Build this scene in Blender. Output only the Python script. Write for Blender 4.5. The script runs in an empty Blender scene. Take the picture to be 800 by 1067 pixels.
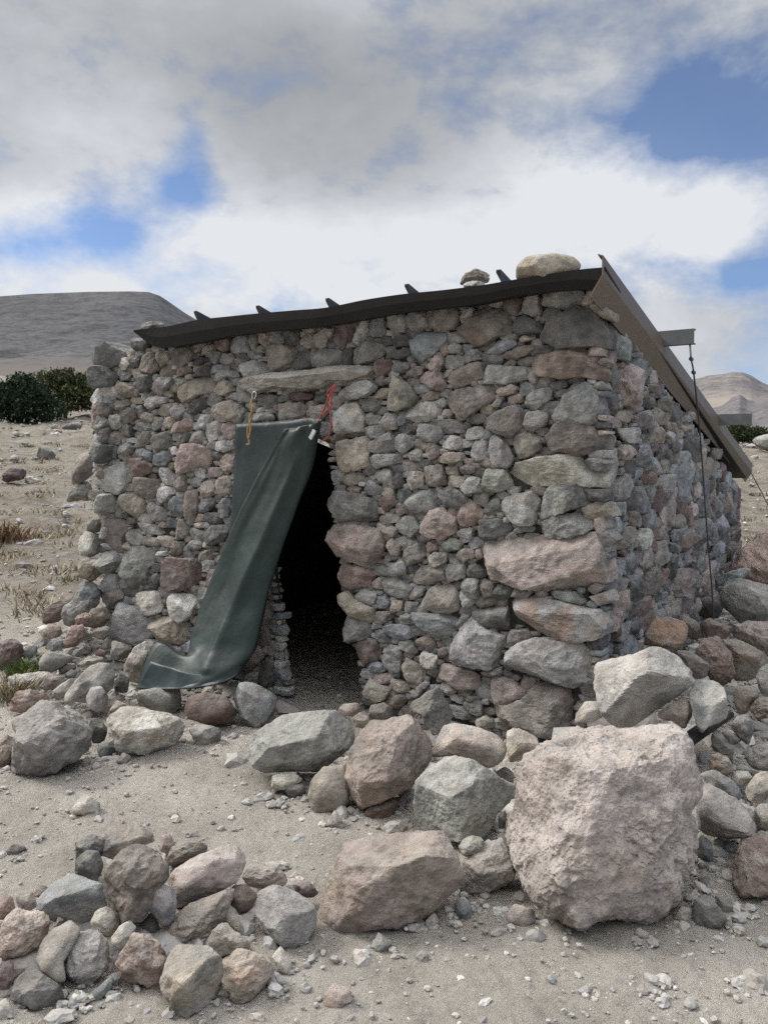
import bpy, bmesh, math, random
import numpy as np
from mathutils import Vector

random.seed(7)
rng = np.random.default_rng(7)
SC = bpy.context.scene
COL = SC.collection
# ---------------------------------------------------------------- stone tables
# every block: origin and scale of a measuring grid on the wall face, then "colour x,y x,y ..." outlines
WALL_FRONT = [
(90,330,5,"""D 30,280 35,220 120,135 200,195 215,215 150,260 110,275
W 150,245 170,218 215,215 225,245 200,275 160,270
D 225,225 250,205 285,200 270,260 235,270
N 275,240 310,185 345,185 375,215 375,275 340,300 290,290
D 250,150 250,110 300,115 320,150 300,175 260,175
N 375,210 390,180 440,180 450,200 410,250 385,265
N 450,185 490,155 550,145 560,190 530,240 490,265 455,245
T 575,170 665,140 670,180 590,200
R 675,100 740,90 755,130 745,170 700,190 680,170
D 30,320 130,280 165,300 160,335 70,350 35,345
D 165,310 235,280 225,330 175,335
W 35,380 60,355 150,360 170,400 150,430 60,455 30,440
T 170,350 240,340 260,380 240,410 205,420 175,390
D 265,330 300,295 345,305 350,350 330,385 275,390
L 340,395 385,320 445,310 445,350 390,405
T 430,400 480,380 560,330 640,305 660,330 660,400 600,405 540,440 470,455 435,440
G 450,330 510,315 535,325 510,360 460,360
N 450,280 540,250 550,280 500,305 460,315
D 550,300 620,255 655,270 640,305 560,315
D 545,235 600,210 640,220 600,250 560,255
G 690,235 730,190 775,195 775,235 720,255
G 660,335 700,280 780,280 790,320 740,310 680,345
T 675,350 740,335 770,380 720,410 690,400
G 280,410 310,390 330,405 325,430 290,440
L 275,475 360,415 415,420 415,445 340,475 290,490
N 130,480 170,440 220,430 230,455 195,480 150,490
RN 15,500 30,460 80,450 130,500 120,560 90,605 50,600 40,550
V 120,560 150,515 190,510 200,560 190,585 135,585
N 190,530 210,480 255,475 265,520 240,550 200,555
G 440,480 510,460 520,490 490,530 455,520
D 520,480 540,450 620,420 625,470 570,510 530,500
TN 655,500 680,465 750,440 800,460 805,520 760,545 700,545 665,530
T 400,550 420,520 460,525 465,555 430,585 410,580
P 450,590 480,540 550,530 550,590 460,605
G 590,530 600,510 650,510 660,540 625,585 595,570
L 615,620 640,560 690,545 715,570 700,625 640,655
P 715,600 725,560 790,545 800,600 740,645
G 250,560 300,540 340,560 335,590 260,600
G 340,580 370,530 400,525 400,565 370,590 345,595
N 290,520 320,500 350,510 350,545 310,550
N 250,650 290,600 345,600 340,640 300,680 260,680
G 335,650 375,595 420,590 445,640 440,680 390,695 350,685
N 100,640 120,605 190,595 195,630 130,670
L 30,690 45,610 95,620 105,660 95,700
D 105,690 140,660 165,680 165,735 130,740
V 175,680 220,655 245,680 240,710 195,730
D 465,670 490,625 540,610 535,650 480,685
N 540,640 560,600 610,590 620,640 590,670 550,665
L 680,690 685,655 770,645 775,690 720,705
B 245,690 290,680 345,710 330,755 280,735
B 340,770 355,720 430,695 450,730 420,775 350,785
PT 465,720 500,670 570,665 650,690 665,780 560,790 500,820 465,800
P 45,740 85,710 125,735 115,775 60,770
R 235,790 235,730 300,740 345,780 340,810 300,835 260,825
PN 700,740 750,715 780,720 780,800 730,810 705,780
D 200,570 215,555 235,570 235,620 205,630"""),
(90,480,5,"""L 50,95 140,45 195,5 220,60 240,90 215,130 180,175 120,150 60,115
N 15,160 60,150 140,180 130,210 70,225 25,200
L 350,75 380,35 430,40 465,100 450,130 410,120 390,90 365,95
N 250,110 280,85 370,100 385,130 350,190 300,190 255,150
L 360,200 390,140 465,130 465,170 420,200 380,225
T 190,200 220,160 270,165 310,210 310,260 260,300 210,275 190,240
N 475,120 490,70 525,75 525,150 485,160
V 535,110 560,85 605,90 590,130 545,140
PT 585,180 620,100 650,80 670,130 665,180 600,195
T 675,120 720,75 755,80 750,170 700,185 680,150
G 320,220 350,215 420,270 415,310 370,315 320,265
B 435,220 460,190 515,185 515,230 515,290 440,290
P 520,230 540,160 575,150 580,240 560,320 530,300
B 590,205 670,200 660,235 620,270 590,245
B 690,250 720,195 745,200 745,290 700,300
L 225,345 245,320 340,330 440,355 435,390 340,380 240,360
N 460,390 480,310 510,310 535,345 520,400 480,405
P 555,330 620,320 620,350 570,350
D 630,370 650,325 730,335 740,370 710,420 650,440 630,410
N 285,430 330,400 385,405 380,445 330,450
N 440,450 460,425 510,425 500,480 450,505
G 525,440 560,415 605,420 600,460 540,475
T 595,430 640,415 660,430 650,455 600,450
N 555,495 600,475 655,460 660,510 590,515
G 205,500 230,450 290,450 355,470 350,540 325,560 320,650 270,655 210,630
L 355,475 430,470 435,495 360,495
RN 390,560 420,510 480,505 560,515 600,560 595,630 520,670 460,675 410,620
D 330,600 370,580 395,620 370,665 335,665
N 80,365 110,305 210,310 215,360 190,400 190,470 150,475 120,430
L 75,530 90,480 150,480 160,550 100,555
G 85,650 100,610 160,605 165,640 120,665
N 85,700 100,665 180,660 195,710 140,745 95,740
D 190,680 220,655 290,665 285,700 230,715 195,705"""),
(60,460,2.667,"""L 150,480 160,450 215,460 260,510 240,570 195,560 155,530
W 220,450 235,420 285,415 290,470 250,485
W 300,450 340,420 385,430 380,480 350,500 310,475
T 265,510 280,485 330,480 365,510 350,560 290,565 265,545
P 555,500 560,440 590,440 595,490 575,510
N 555,515 585,508 590,560 570,570 558,560
T 520,620 535,570 560,560 575,600 540,630
G 560,650 575,600 600,610 600,670 580,690
N 560,400 570,370 588,380 590,425 565,430
G 520,640 560,640 565,670 520,675"""),
(240,310,5,"""B 5,230 30,180 75,175 95,210 90,280 40,290 15,260
G 100,200 130,185 140,210 135,270 105,275
T 140,220 165,180 210,180 210,240 175,270
G 220,165 270,145 285,200 280,245 225,250
D 290,180 330,160 360,165 360,250 310,250
N 365,240 395,175 445,165 450,200 440,265 390,260
LT 445,220 470,175 545,160 530,200 490,260 450,260
M 515,210 580,135 640,125 640,190 590,270 540,240
LN 640,235 670,115 720,105 715,180 685,240
B 725,150 760,85 800,90 805,200 745,205
N 180,300 200,250 330,255 345,300 310,370 230,395 205,340
D 335,300 400,270 430,300 435,370 340,385
G 430,290 500,265 585,280 580,340 520,370 440,360
G 650,270 720,240 800,245 805,310 740,330 680,355 650,340
D 595,270 640,260 640,370 595,350
R 740,370 760,335 800,330 810,400 770,405
L 35,410 70,360 130,325 200,340 205,390 130,415 60,425
G 110,310 160,290 170,315 120,325
G 135,530 160,505 240,510 250,560 200,575 140,570
G 115,640 130,600 200,600 240,620 210,650
R 295,520 340,495 430,500 420,530 330,540
N 245,610 270,560 370,550 400,570 370,640 290,650 250,640
P 385,620 420,570 500,555 520,590 470,640
L 545,500 600,450 740,435 765,470 720,510 660,525 570,545
VT 535,640 600,550 650,540 700,620 690,690 590,710 540,690
G 685,550 700,520 790,525 780,570 740,600 700,590
V 690,640 700,605 780,615 770,665 730,670
D 430,510 520,490 500,545 440,545
G 0,560 50,555 85,590 60,660 10,640
N 30,320 95,310 95,340 40,355"""),
(340,290,5,"""V 325,210 370,170 415,170 425,225 410,280 340,285
G 430,210 450,180 530,165 535,250 480,280 430,260
N 535,180 580,145 680,160 695,200 670,260 600,275 540,260
L 700,210 730,160 770,155 765,210 720,245
B 450,330 520,285 620,280 630,320 560,400 480,440 445,400
D 335,310 430,285 450,310 430,350 345,355
D 335,385 440,360 445,395 370,420 340,410
R 240,460 280,425 335,425 340,470 300,505 265,490
V 345,475 370,440 430,435 430,470 380,500
N 415,510 450,460 505,460 500,500 450,530
ND 320,640 340,560 380,510 430,560 475,620 440,660 370,690 320,680
LN 415,690 440,655 560,640 600,690 570,735 470,750 425,725
VT 285,750 310,705 360,700 375,740 360,785 300,795
B 365,700 410,695 420,740 385,770
PN 495,540 510,490 590,490 630,560 600,585
PN 520,460 600,390 610,440 580,485 540,490
G 640,360 670,335 710,350 700,385 645,390
V 700,430 730,380 790,370 800,420 740,440
N 480,630 540,590 590,590 580,625 500,640
NP 610,660 650,600 790,555 870,560 880,630 810,670 740,720 640,690
P 635,540 660,480 740,450 815,440 815,520 750,545 660,580
N 290,535 330,515 350,535 330,555
G 450,560 490,545 490,600 460,600"""),
(480,280,5,"""NR 0,330 90,240 190,200 260,260 270,330 210,350 130,390 60,410 20,370
D 75,190 140,170 150,195 90,225
N 210,180 240,130 310,115 320,170 300,240 240,235
V 330,220 345,120 375,95 410,130 415,235 370,245
VN 445,190 470,120 560,85 640,130 650,180 600,195 520,210
DN 420,370 470,270 600,210 680,220 760,330 770,420 690,400 540,420
D 275,330 285,255 340,245 400,280 440,290 420,330 290,345
T 670,190 740,185 780,220 785,265 740,255 690,220
G 20,470 30,430 90,420 110,440 80,470 40,485
B 110,440 200,375 280,365 285,400 200,440
PN 200,460 300,405 380,395 395,415 330,455 250,485
P 295,370 330,350 400,355 370,370 300,385
RP 370,480 420,460 540,430 640,405 700,470 750,530 750,590 640,560 520,570 410,550
VL 120,560 135,500 240,515 335,510 345,570 240,600 130,595
G 350,560 380,515 405,560 390,605 360,590
P 235,670 310,650 330,690 260,710
V 330,700 400,630 480,620 470,680 400,735 340,735
D 450,620 490,590 560,580 550,615 470,640
LB 485,780 560,630 600,590 680,600 720,670 720,720 700,800 600,830 500,810
G 160,720 190,680 220,675 200,720
GT 110,810 200,745 290,715 330,745 340,800 270,880 200,860
V 340,790 360,750 440,740 460,770 440,810 380,850 345,840
N 180,640 270,605 300,620 280,650 200,665"""),
(480,430,5,"""ND 435,120 460,65 540,45 660,60 740,120 740,190 640,215 500,205 450,170
NT 280,150 290,105 340,95 410,120 410,190 350,230 295,240
LN 145,180 160,130 195,115 250,180 275,240 240,295 185,270 160,225
L 45,225 80,150 130,130 135,200 125,240 70,255
WT 245,310 270,270 420,240 550,215 690,230 750,300 740,395 640,380 560,365 420,380 300,400 255,360
VN 130,350 125,300 230,295 270,390 200,410 130,415
V 0,390 60,330 110,350 110,415 40,420
G 120,490 150,435 200,435 210,520 160,545 125,530
GV 205,500 240,440 370,410 405,450 380,585 300,575 220,550
VD 415,490 430,420 500,375 600,365 660,420 660,480 560,510 430,560
V 370,605 450,560 640,505 690,560 695,605 600,640 450,655
V 310,660 340,620 400,635 425,655 370,670
D 80,640 110,560 200,555 260,580 255,630 180,650 90,660
RP -25,515 15,465 45,455 110,505 105,560 50,590 -20,580
L 0,650 20,600 50,600 60,660 10,680
V 265,610 320,590 330,620 280,635
T 700,540 740,540 755,600 730,640 690,590"""),
(480,580,5,"""PN 65,-10 150,-85 340,-90 560,-110 690,-115 725,-60 745,70 740,155 690,145 620,170 500,170 380,160 270,135 150,100 100,50
D 25,90 60,25 130,85 120,110 40,110
V 0,130 60,110 95,120 90,215 50,215 10,170
N 100,180 120,120 175,140 170,205 110,210
D 165,190 185,150 270,140 255,215 180,220
G 275,205 280,145 340,150 375,180 350,215
LO 240,350 265,220 390,205 520,240 640,270 750,280 755,370 720,420 600,440 480,430 380,380 280,355
V 435,185 500,175 640,190 680,230 640,255 540,225 450,205
D 45,290 100,265 160,270 240,260 245,385 170,385 90,340
L 0,180 70,225 50,260 10,275 -10,230
ND 230,415 270,380 340,380 380,410 350,450 260,445
LG -30,550 -20,420 60,325 130,375 225,420 210,540 150,575 30,560
LP 235,550 260,490 340,440 400,425 560,440 680,470 690,520 640,660 540,690 420,650 340,640 270,610
PT 150,640 170,625 260,640 350,710 280,760 215,790 180,750
NR 115,770 180,770 220,790 350,730 400,670 480,680 630,710 600,800 580,900 520,940 430,910 330,890 240,860
D 200,620 230,590 280,620 260,640
G 0,760 105,755 110,820 60,835
N 75,840 120,830 185,860 180,890 90,890
G 110,600 210,575 215,605 130,630"""),
(340,440,5,"""TN 40,190 60,110 200,75 220,90 220,220 110,255 50,240
VT 225,110 330,50 355,90 360,155 260,160 225,150
V 355,100 380,65 440,60 460,110 400,165 365,140
G 465,60 490,10 590,15 600,70 560,110 500,90
VN 235,170 340,165 410,175 370,210 280,235 235,225
L 420,175 460,140 500,140 490,205 440,195
NP 505,140 540,115 590,125 580,180 540,200
L 595,125 640,70 700,75 705,145 640,140
T 575,195 630,160 720,160 730,190 650,215 590,210
N 55,325 90,280 190,250 215,270 170,320 90,335
V 170,350 230,300 300,350 280,375 220,375
VD 250,270 270,245 330,245 350,300 340,330 270,300
D 340,270 390,250 410,330 370,340
NV 420,300 450,255 505,260 505,330 450,350
NP 515,280 530,235 600,220 625,320 550,335 520,330
N 610,230 680,225 690,280 640,285
N 700,240 730,215 780,235 770,265 710,270
GV 25,420 50,365 100,360 240,400 265,440 250,525 150,515 60,490
R 265,420 290,385 350,385 370,420 310,465
N 345,460 380,420 420,425 425,470 380,485
VB 415,420 440,370 520,355 570,340 575,440 530,465 450,470
VG 580,390 610,340 650,330 720,380 740,410 680,450 610,435
PN 25,580 60,525 160,520 270,560 300,640 270,720 230,755 150,725 60,690
V 370,530 400,495 460,490 490,550 450,595 390,580
PN 495,540 530,470 610,450 680,510 680,570 610,610 520,585
NP 265,500 310,470 385,485 370,520 280,535
N 300,560 340,540 380,555 350,600 310,590
PN 320,640 350,605 390,640 380,690 340,690
TV 395,690 430,650 490,625 520,670 500,720 440,745 400,720
WP 525,710 560,680 635,680 620,730 570,755 530,740
G 690,580 710,545 760,555 760,610 710,610
V 605,640 650,605 720,620 700,660 640,675
P 525,640 550,610 580,630 575,670 530,680
N 680,700 710,660 770,660 770,700 720,730
P 770,680 800,655 815,700 790,720
V 330,760 380,705 425,740 410,800 340,800
N 285,740 320,680 340,710 310,745"""),
(340,590,5,"""RP 60,40 80,0 190,-15 260,30 220,100 140,115 75,95
T 60,160 120,120 140,170 240,215 250,270 210,285 90,225
V 140,160 180,125 255,120 260,170 230,205 170,180
B 255,150 300,145 330,190 310,225 260,215
G 95,280 110,255 200,290 240,330 230,365 130,395 85,340
RP 155,430 170,395 265,385 285,430 270,490 190,505 165,470
P 230,85 270,60 300,75 290,120 250,115
VG 295,140 305,45 370,60 440,110 420,165 330,165
LT 425,150 470,100 515,105 480,175 430,175
NT 485,200 530,110 650,90 690,150 690,235 570,240
NG 440,70 500,-5 600,0 620,70 520,95 450,85
GN 625,75 625,-5 720,-20 720,60 650,80
BG 455,240 550,250 680,240 695,290 640,370 560,375 500,330
G 665,320 700,250 745,260 735,300 680,335
BG 290,320 340,305 450,305 460,365 400,385 320,360
N 245,300 260,240 350,235 360,265 300,295
V 370,270 420,245 460,260 450,300 385,300
T 325,220 350,180 395,180 390,230 340,240
G 400,220 410,185 480,190 470,230 420,250
W 490,510 505,440 580,465 575,530 530,530
NT 380,575 395,510 430,475 520,540 490,615 400,600
PT 575,570 620,510 700,525 800,560 800,640 700,640 650,590
N 460,395 520,360 560,380 570,440 510,430
V 300,480 310,455 385,480 380,550 310,545
TP 210,600 240,590 330,640 310,690 240,715 205,680
TP 340,580 430,620 430,660 350,650
RN 300,690 400,665 420,700 380,740 300,730
B 180,520 250,500 300,505 300,550 210,545
G 700,670 800,680 800,705 710,700
N 580,440 620,415 635,460 600,480
B 250,340 290,330 340,400 320,410 260,375
G 365,395 440,385 480,450 450,455 380,420
V 430,690 540,570 560,590 470,690
V 590,620 640,600 680,650 640,680"""),
]
LINTEL = (240,310,5,"G 60,480 80,430 250,405 400,400 490,380 600,370 740,370 750,405 640,430 560,425 480,460 350,465 250,455 150,490")
WALL_SIDE = [
(620,340,5,"""RP 45,190 55,105 110,95 125,160 95,220 60,215
PT 140,260 150,210 180,190 215,330 215,430 150,400
T 100,460 150,425 210,460 215,510 150,500
N 85,490 130,470 180,510 160,530 100,525
L 80,560 130,535 230,530 270,555 230,605 120,605
LB 215,500 225,450 270,440 310,500 280,530 240,525
T 320,460 350,430 400,450 370,510 325,510
N 300,380 380,365 415,400 380,450 330,430
B 190,650 220,620 310,630 300,690 240,740 200,700
N 245,600 280,550 320,560 320,600 260,620
N 230,340 290,325 305,360 240,375
ND 245,230 290,205 305,235 270,265
D 225,380 270,390 310,430 290,440 230,410
N 240,310 310,300 365,350 340,365 270,320
P 430,530 470,500 500,540 470,555
G 440,490 480,445 500,475 460,500
L 365,560 380,540 400,590 380,610
L 50,620 80,590 105,620 90,655 55,655
PN 125,640 150,615 185,650 170,695 130,690
L 30,700 60,670 95,720 80,760 40,750
D 60,60 110,20 140,50 130,100 80,95
D 180,140 220,135 230,155 200,170
N 570,660 620,635 660,650 660,690 590,690
G 550,590 600,590 605,615 560,620"""),
(620,480,5,"""B 60,330 80,285 130,300 130,380 80,395
W 200,390 225,355 280,360 280,430 225,460
L 325,80 380,75 400,110 370,195 330,150
R 230,90 280,60 310,90 290,115 240,120
B 390,370 420,355 435,410 390,420
NR 285,360 340,340 380,370 360,420 290,400
B 370,430 430,420 425,480 375,490
RP 45,190 90,110 130,150 120,210 80,235
D 500,430 510,310 560,305 570,370 550,440
B 610,330 650,280 690,330 650,390
B 600,450 650,410 660,480 610,500
N 160,270 200,260 240,320 230,350 170,330
B 150,520 180,470 205,540 190,590 150,570
N 235,690 250,590 350,530 330,600 290,700
NL 385,650 430,560 480,580 510,650 490,700 420,720
B 300,720 350,680 380,710 370,750 320,740
DB 160,600 210,590 230,680 180,740"""),
]
# loose rocks: "colour texture ground-line | label | outline"; ground-line '-' = its own lowest point
LOOSE = [
(0,620,4.444,'rubble at the left end of the hut',"""G r - | large rough grey boulder on sand at the lower edge of the left rubble | 40,830 60,780 75,650 60,590 150,530 200,500 330,530 400,560 430,640 420,710 330,770 200,840 140,855 110,825 / 110,50,.7 20,55,.75 250,60,.8
WT r - | blocky tan boulder with a split lower face, below the grey stone under the curtain's tip | 490,590 570,520 650,525 780,555 850,590 855,650 790,700 640,750 560,730 510,650 / 95,48,.7 270,40,.75
LN s 745 | big pale oblong rock tilted in the middle of the left rubble | 280,490 350,400 420,330 500,310 530,360 520,430 480,470 400,500 340,490 300,510
L s 752 | small pale faceted stone leaning on the big tilted oblong rock | 400,470 430,420 465,420 500,470 490,530 450,545 400,510 / 160,50,.7 330,45,.6
L s 738 | long pale stone tucked under the left flank of the tilted oblong rock | 240,450 300,400 350,380 330,430 280,490 250,480
W s - | flat whitish stone beside the green grass tuft | 50,410 100,370 200,355 270,370 180,430 110,435
RP r - | reddish purple rock between the flat whitish stone and large grey boulder | 40,530 80,450 140,440 240,470 240,500 130,530 60,570
M r - | dark maroon rock behind the green grass tuft | 0,350 -30,290 0,220 60,200 110,250 80,330 30,360
GN o 720 | rounded grey rock just behind the flat whitish stone | 170,310 220,260 300,270 350,290 290,330 240,360 190,340
B s - | pale bluish stone between green tuft and rounded grey rock | 100,280 120,240 175,235 170,280 130,310
B s 700 | round bluish cobble below the tan stone of the left rubble | 220,230 250,205 290,215 290,250 240,265
T s 690 | small tan rounded stone at the upper edge of the left rubble | 180,170 220,145 280,145 290,190 210,210
R r 695 | reddish brown upright stone under the brown block by the wall's end | 295,220 330,150 390,135 400,190 350,240 300,250
TR r 682 | squarish warm brown block against the wall's left foot | 405,150 420,70 500,50 510,110 470,150
T s 688 | pale olive wedge stone right under the warm brown block | 405,175 500,140 510,180 480,210 420,190
RN r 672 | crumbly dark reddish rock on the slope above the left rubble | 165,110 240,40 350,0 340,60 270,120 190,135
G r 675 | long grey rock leaning up to the crumbly reddish one | 270,130 300,60 380,0 460,-10 460,40 400,85 320,150
NL r 722 | pale brown rock leaning on the wall behind the curtain's tip | 570,340 600,280 640,230 730,215 720,280 680,330 640,410 580,380
PN r - | pinkish brown stone cut by the picture's side, beside the large grey boulder | -40,760 0,690 40,640 80,690 60,760 0,800
D s 780 | dark grey stone hidden between large grey boulder and tan block | 410,570 460,575 500,620 480,680 430,690
B s - | smooth dark blue cobble in the gap left of the tan block | 450,710 480,680 530,690 530,740 460,755
L s - | small flat pale stone just below the dark blue cobble | 460,750 530,745 520,775 470,775
L s - | tiny upright pale stone at the large grey boulder's right foot | 370,790 400,745 420,760 410,805
N s - | small brownish cobble touching the tan block's lower corner | 530,780 570,730 610,750 580,790
W s - | tiny pale pebble right of the tiny upright stone | 425,790 445,775 470,790 460,815 430,815
N s 728 | brown stone wedged between flat whitish stone and oblong rock | 180,430 220,370 300,370 290,420 210,445
W o 722 | small white rounded stone above the oblong rock's left shoulder | 295,370 330,345 360,350 350,385 300,385
W s 712 | whitish sliver stone at the oblong rock's upper end | 365,320 420,280 440,290 380,340
D s 735 | dark grey stone between the oblong rock and leaning pale brown rock | 530,400 560,360 600,390 590,450 530,455
PN s 755 | small pinkish stone above the tan block's left shoulder | 500,540 540,490 590,510 580,530 510,555
R r 695 | little rust brown stone beside the round grey pebble by the wall | 430,275 460,250 500,260 480,290
G s 700 | broad grey stone at the wall's foot left of the leaning rock | 510,300 520,210 610,240 590,290 550,300
G o 690 | round grey pebble under the pale olive wedge stone | 470,240 480,215 505,220 505,250 480,255
PN s 718 | flat pinkish stone lying on the oblong rock's upper end | 380,340 400,300 490,285 520,300 440,325
N s 718 | small brown stone behind the white rounded stone of the left rubble | 270,350 300,320 350,325 350,350 280,370
R r 684 | small reddish stone left of the warm brown block | 350,100 410,80 410,150 360,140"""),
(0,440,5.714,'rubble at the left end of the hut',"""LB s 668 | pale blue grey box shaped stone with a dark side, stacked at the wall's end | 470,790 475,690 510,650 555,655 600,670 645,720 600,770 540,805 / 160,45,.65 350,50,.5
D s 668 | dark flat stone resting on top of the box shaped stone | 515,620 550,580 640,575 625,630 580,655 520,650
NT r 672 | broad brown stone directly below the box shaped stone | 470,850 480,815 590,810 610,900 540,950 470,920
ND s 640 | tall dark purple grey slab standing against the wall's left edge | 430,290 470,200 540,170 570,200 550,310 480,360 430,370
G r 640 | rough grey rock below the tall dark slab at the wall's edge | 385,460 420,390 520,340 550,400 520,460 400,475"""),
(0,440,5.714,'rocks on the straw coloured slope',"""MD r - | dark purplish rock lying alone on the straw coloured slope | -20,340 0,320 80,265 160,285 155,330 50,355
LN s - | pale angular rock with dark lower face on the slope | 215,225 235,135 290,150 350,210 340,225 / 200,50,.6 320,55,.5
G s - | low rounded grey rock on the slope near the bushes | 360,40 390,10 460,0 490,20 470,45
D s - | thin dark flat rock on the slope below the bushes | 205,85 215,60 350,65 340,80
L s - | low pale flat rock on the slope below the bushes | 20,75 60,55 190,60 190,80 60,85"""),
(0,460,3.814,'rubble at the left end of the hut',"""B r 672 | blue grey rough rock under the broad brown stone at the wall's end | 305,600 320,560 370,560 410,600 400,640 340,665 310,640"""),
(150,660,3.2,'rocks at the foot of the curtain',"""G s - | flat topped grey block carrying the curtain's lower fold | -20,195 40,185 135,190 130,225 100,272 50,275 -15,250
R o 762 | rounded reddish brown rock under the curtain's lower fold | 135,260 150,215 200,198 270,210 320,270 280,305 200,300 150,285
BD s - | smooth dark bluish rock at the doorway's left foot | 300,220 320,165 370,170 440,210 430,270 380,320 330,310
G s - | grey cobble below the rounded reddish rock | 150,320 180,300 260,320 260,350 220,375 180,375"""),
(250,730,4,'boulders before the doorway',"""L s 818 | large whitish wedge shaped slab lying in front of the doorway | 30,250 60,150 75,140 130,75 200,60 350,45 420,55 460,100 500,130 470,190 400,250 330,290 260,300 160,310 60,290 / 110,55,.62 20,50,.72 260,38,.8
PN s 846 | tall pinkish grey boulder right of the whitish slab | 440,300 460,220 500,150 550,85 700,65 760,120 800,180 790,240 740,320 700,370 600,410 490,445 460,410 445,350 / 150,50,.7 10,45,.6 95,55,.75
NG o - | brownish egg shaped cobble propping the whitish slab | 285,400 300,340 350,280 440,275 440,340 460,430 400,460 330,475 300,450
W s 830 | flat creamy stone directly under the whitish slab | 115,340 130,310 230,305 260,330 220,365 150,375
D s - | small dark stone under the flat creamy stone | 185,390 200,355 270,350 275,390 220,410
R r - | rusty red stone at the tall pinkish boulder's foot | 510,480 540,440 640,410 660,430 630,480 560,500 520,495
W s - | small white pointed stone on sand before the egg shaped cobble | 360,520 395,455 425,490 420,525 380,540
W s - | small pale flat pebble between egg shaped cobble and rusty stone | 430,460 460,440 490,465 460,480
PN o 775 | oval pinkish stone on the threshold behind the whitish slab | 410,40 430,15 490,10 505,35 470,65 420,60
N s 785 | brown stone wedged below the oval pinkish threshold stone | 460,80 500,50 540,75 530,120 480,110
N s 775 | knobbly brown stone at the right door jamb's foot | 535,60 540,25 600,10 640,40 630,75 560,80
G s - | small grey stone between tall pinkish and flat faced boulders | 660,390 700,370 725,400 710,440 670,430"""),
(400,720,4.446,'boulders before the doorway',"""GN r 790 | angular grey boulder leaning on the front wall behind the tall pinkish one | 60,110 100,70 190,20 240,-20 290,50 320,110 280,170 240,210 200,160 130,110 / 140,50,.6 20,50,.5
PL o 835 | smooth pale pinkish boulder between front wall and flat faced boulder | 215,290 240,240 280,165 330,150 420,165 530,210 565,260 540,330 490,370 400,330 330,295 230,310
LV s 880 | light flat faced boulder with a yellowish stain, in the middle of the boulder row | 145,560 155,430 200,350 270,300 340,295 400,320 500,380 600,440 590,510 510,570 500,640 450,700 380,690 330,680 240,660 180,640 / 120,35,.75 345,55,.62
W r 925 | small white lumpy stone between big front boulder and flat faced boulder | 345,730 370,690 410,670 460,690 465,740 400,770 370,775
NV r - | dark brownish rock wedged left of the huge pitted boulder | 350,900 380,790 480,700 540,680 600,800 610,860 530,920 430,960 370,945
PL s 835 | upright pale stone at the huge pitted boulder's upper left shoulder | 565,250 570,190 620,175 710,210 720,280 650,290 610,395 590,340
G s 830 | grey stone in the gap below the upright pale stone | 500,380 560,350 600,380 600,430
D s 890 | small dark stone deep in the gap left of the huge pitted boulder | 530,580 570,550 560,640 530,640
N s 790 | small brown stone at the wall's foot above the smooth pinkish boulder | 420,140 470,115 515,150 480,175 430,170
B s - | bluish pebble standing on sand right of the big front boulder | 325,1010 335,970 370,965 410,1010 390,1067 350,1060
N o - | little round brown pebble right of the bluish standing pebble | 415,985 440,960 470,970 470,1000 430,1005
G s - | small grey stone beside the rusty red stone | 75,490 120,460 140,500 100,530"""),
(320,850,3.636,'rocks along the sandy foreground',"""PT s - | big pinkish front boulder with a flat pale top, between pile and pitted boulder | 45,380 70,270 110,190 150,110 260,70 420,65 540,70 570,90 590,170 570,260 500,330 420,390 300,430 200,445 130,450 60,415 / 100,62,.70 300,35,.72 175,55,.85
L s - | flat pale stone half buried below the big front boulder | 240,500 270,445 320,480 300,520 250,525
P s - | lone pinkish stone on bare sand at the bottom edge | 60,680 100,635 160,660 170,700 120,740 70,725
L s - | small broken pale stone at the big front boulder's right foot | 450,400 480,365 500,400 480,430 450,440
W s - | white pebble left of the half buried pale stone | 200,530 220,505 245,525 230,540
W s - | white pebble close under the big front boulder's edge | 405,410 430,385 445,405 420,425"""),
(400,840,2,'rocks along the sandy foreground',"""PL o - | round pale pinkish stone on sand at the pitted boulder's left foot | 255,230 270,205 310,215 318,240 290,255 260,250
L s - | whitish stone in sand at bottom right beside a smaller pebble | 730,360 760,345 775,365 750,375
G s - | little grey pebble touching the whitish stone at bottom right | 768,375 780,365 792,372 785,382
L s - | pale flat pebble on sand below the pitted boulder, next to a dark pebble | 548,395 560,382 580,388 578,402
T s - | yellowish pebble alone on the sand below the pitted boulder | 415,385 430,372 445,385 430,393
N s - | dark pebble just above the pale flat pebble | 555,360 575,348 582,358 565,366
LP s - | pale elongated pebble at the pitted boulder's base line | 520,270 530,253 555,270 548,282"""),
(510,740,3.478,'rocks along the sandy foreground',"""QN p - | huge pale pitted boulder with overhanging right shoulder, biggest of all rocks | 50,440 65,360 95,280 110,210 140,160 215,140 250,100 310,60 400,50 480,60 560,50 620,38 690,60 740,150 780,230 785,310 750,345 720,350 735,420 755,520 750,580 720,640 680,710 620,750 540,765 440,745 360,755 280,750 200,700 120,640 100,590 80,530 / 95,62,.86 175,55,.9 355,60,.9
L s - | pale stone at the pitted boulder's lower right foot | 670,750 690,710 730,720 730,775 690,775"""),
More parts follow.
